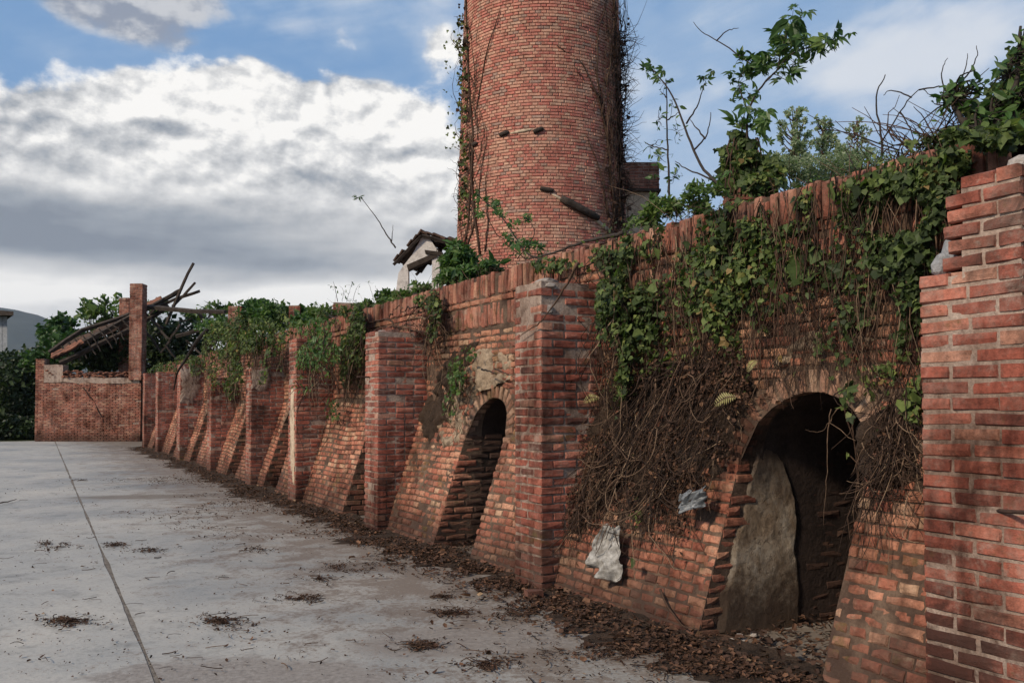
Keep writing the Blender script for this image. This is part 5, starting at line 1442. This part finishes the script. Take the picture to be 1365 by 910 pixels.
ivy_mass('ivy over the coping right of the rubble headed pier', [(815, 400, 14, 55, 1, 4.1), (808, 340, 22, 14, .6, 4.2), (740, 352, 34, 10, .7, 4.22), (830, 470, 10, 60, .8, 4.12), (800, 420, 7, 40, .6, 4.0)], 1500, .042, stems=90)
ivy_mass('small green plants on the mossy shoulder of the clear small arch', [(608, 500, 12, 26, 1, 4.1), (598, 540, 9, 20, .5, 4.0), (625, 470, 10, 10, .5, 4.2)], 330, .035, stems=30, mat=M_FRESH, tmu=.2)
ivy_mass('sparse leaves climbing inside the right edge of the largest arch', [(1120, 555, 14, 26, 1, 4.18), (1128, 520, 10, 14, .7, 4.2), (1112, 600, 9, 30, .4, 4.2), (1130, 640, 8, 40, .3, 4.2)], 150, .045, stems=6)
ivy_mass('ragged growth on the far pier tops left of the ivy curtain', [(225, 490, 22, 8, 1, 4.2), (250, 480, 18, 8, 1, 4.1), (205, 495, 12, 5, .6, 4.3), (262, 488, 10, 14, .6, 3.9)], 1800, .055, stems=60, tmu=.25)
# ivy around the post at the top
pv = thing('ivy', 'bushy ivy ball wrapping the post beneath the leaning sapling', 'ivy', tuple(px(1000, 240, Yat(1000, 5.7))[:2]) + (2.85,))
el = [(px(u, v, Y), (ru / FPX * Y, dp, rv / FPX * Y)) for u, v, ru, rv, Y, dp in [(985, 205, 24, 26, 8.0, .18), (1005, 225, 34, 22, 7.8, .2), (1015, 245, 30, 12, 7.6, .2), (975, 230, 12, 24, 7.9, .15), (1030, 232, 14, 14, 7.7, .15)]]
leaf_obj('leaf_cover', ell_pts(el, 2600, .6), M_IVY, pv, .05, IVY, (-.3, -.8, .4), .6, (0, 0, -1), tmu=.45)
tubes('stem', [(smooth_path([px(968 + i * 5, 262, 7.7), px(966 + i * 6, 225, 7.75), px(972 + i * 5, 185, 7.85)], 8, .01), .008, 4, rng.random()) for i in range(9)], M_STEM, pv, kind='stuff')

# ------------------------------------------------------------------ saplings and bare stems
def uvpath(uvs, D, n=12, wob=.0): return smooth_path([px(u, v, Yat(u, D)) for u, v in uvs], n, wob)
def place_leaves(pts, mat, parent, size, tpls, normal=(0, -.7, .5), spread=.55, up=None, nm='leaf'):
    n = len(pts); U = rng.normal(0, 1, (n, 3)) if up is None else up; FRm = rand_frames(n, normal, spread, (0, 0, 0.01), size, .25)
    # random in-plane direction
    N = FRm[:, 2] / np.linalg.norm(FRm[:, 2], axis=1, keepdims=True); s = np.linalg.norm(FRm[:, 2], axis=1, keepdims=True)
    Yd = U - (U * N).sum(1, keepdims=True) * N; Yd /= np.linalg.norm(Yd, axis=1, keepdims=True) + 1e-9; X = np.cross(Yd, N); A_ = np.stack([X * s, Yd * s, N * s], 1)
    inv = WM[parent.name].inverted()
    for i in range(min(n, 300)):
        me = shared(tpls, int(rng.integers(0, len(tpls))), mat, nm); o = bpy.data.objects.new(nm, me); COL.objects.link(o); a_ = A_[i]; c_ = pts[i]
        o.parent = parent; o.matrix_parent_inverse = inv
        o.matrix_basis = Matrix(((a_[0][0], a_[1][0], a_[2][0], c_[0]), (a_[0][1], a_[1][1], a_[2][1], c_[1]), (a_[0][2], a_[1][2], a_[2][2], c_[2]), (0, 0, 0, 1)))
        o.color = (float(rng.uniform(.15, .95)), 0, 0, 1)
def sapling(label, D, stems, leafspots, lsize, mat=M_GREEN, tpls=PALM, r=.012, group=None, name='sapling', cat='sapling', twigtone=.4, smat=None):
    b = px(*stems[0][0], Yat(stems[0][0][0], D)); th = thing(name, label, cat, tuple(b), group)
    paths = []
    for i, s in enumerate(stems):
        rr = r if i == 0 else r * .6
        paths.append((uvpath(s, D, max(6, 4 * len(s)), .003), np.linspace(rr, rr * .35, max(6, 4 * len(s))), 5, twigtone))
    LP = []
    for (u, v, ru, rv, k) in leafspots:
        for _ in range(k):
            a_ = rng.random() * 6.28; q = rng.random() ** .5; uu, vv = u + q * math.cos(a_) * ru, v + q * math.sin(a_) * rv; p = px(uu, vv, Yat(uu, D)) + np.array((0, rng.normal(0, .10), 0)); LP.append(p)
            c_ = px(u, v, Yat(u, D)); paths.append((smooth_path([c_ + (p - c_) * .15, (p + c_) / 2 + rng.normal(0, .015, 3), p], 5), np.linspace(r * .22, r * .12, 5), 3, twigtone))
    tubes('stem', paths, smat or M_TWIG, th)
    if LP: place_leaves(np.array(LP), mat, th, lsize, tpls)
    return th
sapling('leaning sapling with palmate leaves against the sky above the ivy wrapped post', 5.5,
        [[(995, 195), (998, 150), (1012, 120), (1035, 95), (1060, 70), (1115, 55)], [(998, 150), (985, 110), (1000, 85)], [(1035, 95), (1045, 55), (1056, 30)], [(1000, 85), (965, 60), (935, 42), (925, 30)], [(955, 55), (968, 42), (984, 38)], [(1012, 120), (1030, 100), (1048, 108)], [(992, 195), (990, 165), (998, 140)]],
        [(1056, 32, 18, 12, 12), (1050, 52, 26, 14, 20), (1075, 62, 20, 10, 12), (1105, 58, 16, 9, 10), (1035, 75, 22, 14, 16), (1060, 85, 18, 12, 10), (1010, 88, 22, 14, 16), (990, 75, 14, 12, 7), (985, 112, 18, 12, 11), (1000, 128, 14, 8, 6), (1045, 100, 12, 9, 6), (1000, 152, 24, 12, 12), (1015, 175, 14, 22, 12), (985, 165, 12, 12, 6)], .105)
sapling('tall thin sapling with small drooping leaves, right of the flue block', 5.0,
        [[(893, 280), (891, 220), (889, 160), (888, 105)], [(891, 200), (870, 195), (860, 190)], [(890, 160), (905, 150)], [(889, 130), (880, 122)]],
        [(888, 112, 12, 8, 7), (878, 160, 14, 14, 12), (902, 175, 12, 16, 9), (872, 192, 14, 8, 9), (880, 210, 16, 14, 12), (900, 235, 18, 12, 12), (896, 140, 10, 14, 6), (875, 232, 12, 10, 7)], .055, mat=M_GREEN, tpls=OVAL)
sapling('curved bare shrub stem with leaf rosettes at its tips', 4.8,
        [[(962, 250), (935, 220), (915, 175), (895, 125), (868, 90)], [(915, 165), (930, 140), (940, 110)], [(925, 200), (942, 180), (948, 150)], [(940, 185), (920, 160)], [(950, 240), (915, 225), (900, 215)]],
        [(868, 86, 9, 6, 6), (939, 105, 7, 5, 5), (877, 106, 6, 5, 3), (960, 235, 8, 5, 4)], .075, r=.014)
sapling('slanting leafy sapling in front of the chimney, left of centre', 4.9,
        [[(720, 345), (700, 335), (680, 305), (660, 280), (638, 262)], [(700, 332), (712, 310), (705, 290)], [(690, 345), (705, 325), (712, 315)]],
        [(638, 262, 7, 6, 5), (655, 270, 12, 8, 9), (664, 285, 14, 8, 8), (645, 282, 8, 7, 4), (700, 293, 12, 8, 7), (688, 310, 12, 12, 8), (708, 325, 12, 10, 10), (690, 332, 16, 9, 9), (720, 330, 10, 8, 6), (672, 318, 8, 8, 3)], .085, mat=M_GREEN)
sapling('long thin leaning stem with one leaf tuft, against the clouds left of the gable', 5.2,
        [[(527, 330), (515, 312), (500, 288), (482, 264)], [(522, 322), (524, 300)]], [(478, 263, 5, 4, 4)], .10, mat=M_FRESH, r=.014)
sapling('clump of dry seed head weeds on the broad broken post', 5.9,
        [[(450, 402), (447, 385), (444, 375)], [(462, 402), (466, 388), (470, 376)], [(456, 402), (458, 388), (452, 380)], [(470, 402), (475, 385), (480, 378)], [(500, 408), (494, 385), (490, 375)], [(510, 408), (500, 380)]],
        [(444, 382, 5, 7, 7), (468, 380, 6, 6, 6), (458, 390, 10, 6, 8), (492, 376, 5, 3, 3), (478, 386, 5, 5, 3)], .06, mat=M_GREEN, tpls=OVAL, r=.008, name='weed_clump', cat='weeds')
sapling('bare arching bramble stems against the sky right of the poplars', 4.8,
        [[(1172, 235), (1175, 190), (1168, 130), (1180, 100)], [(1175, 190), (1200, 150), (1225, 120), (1245, 130)], [(1200, 150), (1215, 175), (1225, 215)], [(1215, 130), (1190, 120), (1178, 128)], [(1240, 225), (1255, 180), (1300, 150)], [(1160, 240), (1180, 200), (1215, 190), (1250, 185)], [(1190, 245), (1230, 215), (1262, 200)], [(1205, 240), (1198, 205), (1205, 180)],
         [(1225, 120), (1260, 115), (1290, 118)], [(1140, 225), (1130, 205), (1132, 195)], [(1262, 140), (1255, 100), (1262, 78)], [(1262, 140), (1285, 100), (1290, 70)], [(1285, 105), (1300, 85), (1302, 60)]], [(1230, 168, 6, 5, 2), (1175, 190, 4, 3, 1)], .05, r=.009, tpls=OVAL, twigtone=.3, name='bramble', cat='bramble')
sapling('rosette of narrow dark leaves on a cut stump near the top right', 4.7,
        [[(1290, 175), (1282, 158), (1275, 148)], [(1275, 148), (1262, 130)]], [(1275, 130, 22, 18, 80), (1270, 118, 16, 10, 20)], .065, mat=M_GREEN, tpls=OVAL, r=.03)
sapling('tall narrow leaved shoots filling the top right corner', 4.5,
        [[(1345, 190), (1350, 130), (1358, 90), (1360, 35)], [(1330, 190), (1322, 140), (1335, 120)], [(1370, 160), (1375, 100), (1368, 60)], [(1310, 190), (1300, 160), (1305, 140)]],
        [(1355, 75, 16, 14, 22), (1345, 100, 20, 14, 26), (1360, 125, 22, 16, 30), (1330, 140, 20, 18, 28), (1310, 165, 22, 14, 26), (1350, 165, 30, 18, 34), (1375, 60, 10, 20, 12), (1362, 50, 8, 8, 6)], .072, mat=M_GREEN, tpls=OVAL, r=.02)
sapling('wind bent branch with pale bark lying along the coping right of the chimney foot', 4.4, [[(830, 310), (800, 318), (770, 325), (735, 338), (700, 345)]], [], .1, name='fallen_branch', cat='branch', r=.02)
sapling('thin branch hanging across the broken head of the rubble headed pier', 3.62, [[(770, 350), (756, 378), (735, 410), (722, 428)], [(722, 428), (705, 440), (690, 450)]], [], .1, name='fallen_branch', cat='branch', r=.011, twigtone=.6, smat=M_STEM)
sapling('dark branch hanging down past the far pier like a broken bough', 3.5, [[(276, 440), (262, 455), (248, 478), (236, 498), (232, 520)]], [], .1, name='fallen_branch', cat='branch', r=.05, twigtone=.1)
sapling('two bare sticks poking from the shoulder above the small clear arch', 4.1, [[(642, 492), (662, 498)], [(660, 492), (685, 502)]], [], .1, name='bare_stick', cat='stick', r=.012, twigtone=.2)
sapling('pale root dangling in the opening of the largest arch', 4.1, [[(1108, 545), (1103, 590), (1102, 640), (1098, 700)], [(1108, 560), (1095, 575), (1073, 573)]], [], .1, name='dangling_root', cat='root', r=.0035, twigtone=.7, smat=M_STEM)
# torn roots at the coping gap
pth = []
for i in range(26):
    u, v = rng.uniform(520, 590), rng.uniform(405, 440); e = (u + rng.uniform(-40, 30), v + rng.uniform(-2, 22))
    pth.append((uvpath([(u, v), ((u + e[0]) / 2, (v + e[1]) / 2 - rng.uniform(0, 6)), e], 3.98 + rng.random() * .2, 7, .01), np.linspace(.012, .004, 7) * rng.uniform(.5, 1.3), 4, rng.random()))
tag(tubes('torn_roots', pth, M_STEM), 'bundle of torn brown roots over the head of the lime streaked pier', 'roots')
bar('dark_stump', 'dark curved snag standing on the coping above the torn roots', 'snag', [px(565, 418, Yat(565, 4.3)), px(557, 408, Yat(557, 4.3)), px(553, 392, Yat(553, 4.3))], .035, M_WOOD)
# dry fern fronds
def fern(u, v, ang, L_, label):
    p = on_wall(u, v, .16); th = thing('fern_frond', label, 'fern', tuple(p), 'dry fern fronds')
    d = (math.cos(ang) * wv - math.sin(ang) * .6 * zv) * 1.0 - nv * .35; tip = p + d * L_; mid = (p + tip) / 2 + np.array((0, 0, .02)); path = smooth_path([p, mid, tip], 12)
    tubes('stalk', [(path, np.linspace(.003, .001, 12), 3, .8)], M_STEM, th)
    C_, A_ = [], []; dn = (tip - p) / L_
    for i in range(1, 12):
        for s in (-1, 1):
            sd_ = np.cross(dn, -nv) * s; y = sd_ * .9 + dn * .45; y /= np.linalg.norm(y); z_ = -nv; x = np.cross(y, z_); l = L_ * .30 * math.sin(math.pi * (i + 1) / 13.5); C_.append(path[i]); A_.append((x * l * .7, y * l, z_ * l))
    link('leaflets', inst_mesh('leaflets', OVAL, np.array(C_), np.array(A_), rng.random(len(C_))), M_FERN, th, kind='stuff')
fern(983, 528, .55, .17, 'dry pale fern frond left of the largest arch head')
fern(800, 530, .35, .16, 'dry fern frond beside the rubble headed pier')
fern(1010, 480, 1.2, .12, 'small fern frond high above the largest arch')

# ------------------------------------------------------------------ rag and plastic
def cloth(name, label, cat, uvs, mat, seed, fold=.05, off=.17):
    """uvs: 4 corners a(top-left) b(top-right) c(bottom-right) d(bottom-left) in the picture, hung on the slope"""
    c = [on_wall(u, v, off) for u, v in uvs]
    def fn(a, b):
        p = (c[0][None] * (1 - a)[:, None] + c[1][None] * a[:, None]) * (1 - b)[:, None] + (c[3][None] * (1 - a)[:, None] + c[2][None] * a[:, None]) * b[:, None]
        h = fold * np.sin(a * 11 + 2.2 * np.sin(b * 4 + seed) + seed) * (.3 + b) + fold * 1.3 * fbm(p, 9, seed, 4)
        wob = .035 * fbm(np.stack([b * 3, a * 3, a * 0], 1), 1.5, seed + 2, 3)
        return p - nv[None] * h[:, None] + (-wv)[None] * wob[:, None] * 1.0 + zv[None] * (wob * .8)[:, None]
    o = grid_mesh(name, fn, 34, 44, mat); md = o.modifiers.new('thick', 'SOLIDIFY'); md.thickness = .003
    return tag(o, label, cat)
cloth('rag', 'torn whitish rag hanging on the creeper low on the slope', 'rag', [(806, 697), (824, 703), (818, 776), (783, 752)], M_RAG, 2, .03, .13)
cloth('plastic_bag', 'crumpled grey plastic caught in the creeper left of the largest arch', 'plastic bag', [(908, 660), (944, 646), (936, 676), (912, 684)], M_BAG, 5, .03, .17)

# ------------------------------------------------------------------ litter on the yard
def litter(name, label, centers, size, mat=M_DEAD, twigs=0, parent=None, tmu=.35, zs=.012):
    pts = np.array(centers); pts[:, 2] = .006 + np.abs(rng.normal(0, zs, len(pts)))
    th = thing(name, label, 'leaf litter', tuple(pts.mean(0)[:2]) + (0,))
    n = len(pts); tn = np.clip(rng.normal(tmu, .22, n), 0, 1)
    link('leaf_layer', inst_mesh('leaf_layer', DEAD, pts, rand_frames(n, (0, 0, 1), .35, rng.normal(0, 1, (n, 3)), size, .35), tn), mat, th, kind='stuff')
    if twigs:
        pa = []
        for _ in range(twigs):
            b = pts[rng.integers(0, n)].copy(); b[2] = .012 + rng.random() * .01; a_ = rng.random() * 6.28; l = rng.uniform(.03, .14); e = b + np.array((math.cos(a_), math.sin(a_), rng.normal(0, .06))) * l
            pa.append((smooth_path([b, (b + e) / 2 + rng.normal(0, .006, 3), e], 4), rng.uniform(.0012, .004), 3, rng.random() * .7))
        tubes('twigs', pa, M_STEM, th, kind='stuff')
    return th
C_ = []
N_L = 44000
tt = rng.uniform(2.3, 34, N_L * 2) ; w_ = 1 / (1 + (tt / 9) ** 2); tt = tt[rng.random(len(tt)) < w_]
for t_ in tt:
    n1_ = float(fbm(np.array((t_, 0, 0.)), .8, 11, 3)); ext = .42 + .35 * n1_
    dd = 3.82 - abs(rng.normal(0, .30 + .22 * max(0, n1_)))
    if rng.random() < .16: dd = 3.7 - rng.exponential(.45)
    C_.append(P(t_, dd, 0))
C_ = np.array(C_); keep = fbm(C_, 2.6, 21, 3) + .95 * (C_ @ nv - 3.25) > -.12; C_ = C_[keep]
litter('leaf_litter', 'band of brown dead leaves and dirt drifted along the foot of the kiln wall', C_, .026, twigs=1100, tmu=.38, zs=.018)
# soil drift under the leaves
def drift_fn(u, v):
    t = 2.2 + u ** 1.6 * 32; e = .60 + .34 * fbm(np.stack([t, t * 0, t * 0], 1), .8, 11, 3) + .22 * fbm(np.stack([t, t * 0, t * 0], 1), 5, 12, 3)
    D = 3.9 - (1 - v) * np.maximum(e, .12)
    h = .045 * v ** 1.5 * (1 + .6 * fbm(np.stack([t, D, t * 0], 1), 6, 4, 3)) - .004 * (v < .03) + .004
    return t[:, None] * wv + D[:, None] * nv + h[:, None] * zv
tag(grid_mesh('soil_drift', drift_fn, 700, 14, M_SOIL), 'thin drift of dark soil along the foot of the kiln wall', 'soil', kind='stuff')
# leaves inside the big arch
C_ = np.array([P(rng.uniform(3.45, 4.55), 3.7 + rng.random() ** 1.2 * 2.2, 0) for _ in range(1500)]); litter('leaf_litter', 'dead leaves covering the floor of the largest arch', C_, .032, twigs=120, zs=.03)
C_ = np.array([P(rng.uniform(7.8, 8.7), 3.7 + rng.random() ** 1.2 * 1.8, 0) for _ in range(700)]); litter('leaf_litter', 'dead leaves on the floor of the small clear arch', C_, .032, twigs=60, zs=.03)
CL = [(92, 828, 42, 8, 'flat brown rectangular patch of debris on the slab left of the joint'), (297, 829, 36, 9, 'oval heap of dark twigs and leaves right of the joint, nearest the camera'),
      (75, 726, 30, 7, 'faint twig patch left of the joint in mid yard'), (152, 727, 24, 4, 'small dark debris strip just right of the joint'), (200, 734, 24, 4, 'tan twig strip beside the small debris strip'),
      (400, 798, 34, 7, 'twig patch in the middle of the yard'), (468, 757, 48, 6, 'long dark leaf patch near the foot of the small arch bay'), (590, 796, 24, 4, 'small dark leaf heap short of the rubble headed pier'),
      (520, 748, 34, 8, 'scattered leaf patch below the small clear arch'), (650, 884, 30, 12, 'dark twig heap at the bottom centre of the yard'), (600, 818, 46, 6, 'thin debris strip running towards the rubble headed pier'),
      (835, 868, 90, 13, 'wide leaf drift on the slab before the largest arch'), (700, 818, 40, 10, 'leaf patch near the fallen brick'), (425, 772, 26, 8, 'pale brown twig patch in mid yard'), (345, 733, 22, 4, 'small debris strip in mid yard far from the wall'),
      (110, 640, 22, 2, 'thin dark debris line far down the yard'), (560, 862, 40, 9, 'loose crumbs of debris on the gravelly patch'), (940, 890, 60, 14, 'leaf drift at the bottom right before the near slope')]
for u, v, ru, rv, lab in CL:
    n = int(ru * rv * 2.4) + 120; C_ = []
    for _ in range(n):
        a_ = rng.random() * 6.28; q = abs(rng.normal(0, .75)); uu_, vv_ = u + math.cos(a_) * q * ru, v + math.sin(a_) * q * rv
        if fbm(np.array((uu_ / 16, vv_ / 4.5, u)), 1.0, 5, 3) > -.12 + .3 * (q - .5): C_.append(pg(uu_, vv_))
    litter('leaf_litter', lab, C_, .014, twigs=int(n * .035), tmu=.3, zs=.003)
C_ = [pg(rng.uniform(0, 1000), 600 + rng.random() ** .8 * 300) for _ in range(1500)]; C_ = [c for c in C_ if c @ nv < 3.7]
litter('scattered_debris', 'small crumbs and leaf bits scattered over the concrete yard', C_, .012, twigs=110, tmu=.2, zs=.002)
C_ = []
for _ in range(9000):
    t_ = rng.uniform(1.5, 20); D_ = 3.5 - rng.exponential(1.05); p = P(t_, D_, 0)
    if D_ > -2 and fbm(p, .9, 51, 4) > .10 + .10 * (3.5 - D_) * .5: C_.append(p)
litter('scattered_debris', 'loose leaves and chips thinning out from the wall across the slab', C_, .019, twigs=160, tmu=.4, zs=.004)
# sticks near the big arch
for lab, uv in (('long thin stick lying across the sill of the largest arch', [(958, 846), (1000, 858), (1038, 868)]), ('stick bundle before the foot of the near slope', [(870, 820), (890, 836), (905, 842)]), ('curved stick leaning against the foot of the plastered jamb', [(880, 785), (893, 812), (915, 838)]), ('twig at the bottom left slab edge far from the wall', [(0, 670), (12, 668), (22, 665)])):
    p = [pg(u, v, .03) for u, v in uv]
    if 'leaning' in lab: p = [on_wall(u, v, .05) for u, v in uv]
    tag(tubes('stick', [(smooth_path(p, 8, .004), np.linspace(.010, .005, 8), 5, .3)], M_STEM), lab, 'stick', 'sticks on the yard')
# fallen brick
me = shared(BTW, 2, M_PIER, 'fallen_brick'); o = bpy.data.objects.new('fallen_brick', me); COL.objects.link(o); p = pg(711, 797)
o.location = (p[0], p[1], .034); o.scale = (.13, .1, .06); o.rotation_euler = (0, 0, .35); o.color = (.6, 0, 0, 1); tag(o, 'loose red brick lying at the foot of the rubble headed pier', 'brick')
rubble('stone_chips', 'few pale stone chips on the litter by the largest arch', [(pg(u, v) + (0, 0, .025), (.06, .05, .04)) for u, v in ((985, 852), (992, 860), (978, 858), (1005, 850), (955, 838))], M_ROCK, cat='stones')

# ------------------------------------------------------------------ air between here and the mountain
hz = obox('haze', (-5100, -3100, -2), (5100, 6100, 430), None, None, amp=0.0, cell=1e6)
hm = bpy.data.materials.new('haze_air'); hm.use_nodes = True; ht_ = hm.node_tree; ht_.nodes.clear()
ho = ht_.nodes.new('ShaderNodeOutputMaterial'); hv_ = ht_.nodes.new('ShaderNodeVolumePrincipled')
hv_.inputs['Color'].default_value = (.80, .88, 1.0, 1); hv_.inputs['Density'].default_value = .00009; hv_.inputs['Anisotropy'].default_value = .2
ht_.links.new(hv_.outputs[0], ho.inputs['Volume']); hz.data.materials.append(hm); hz['kind'] = 'stuff'
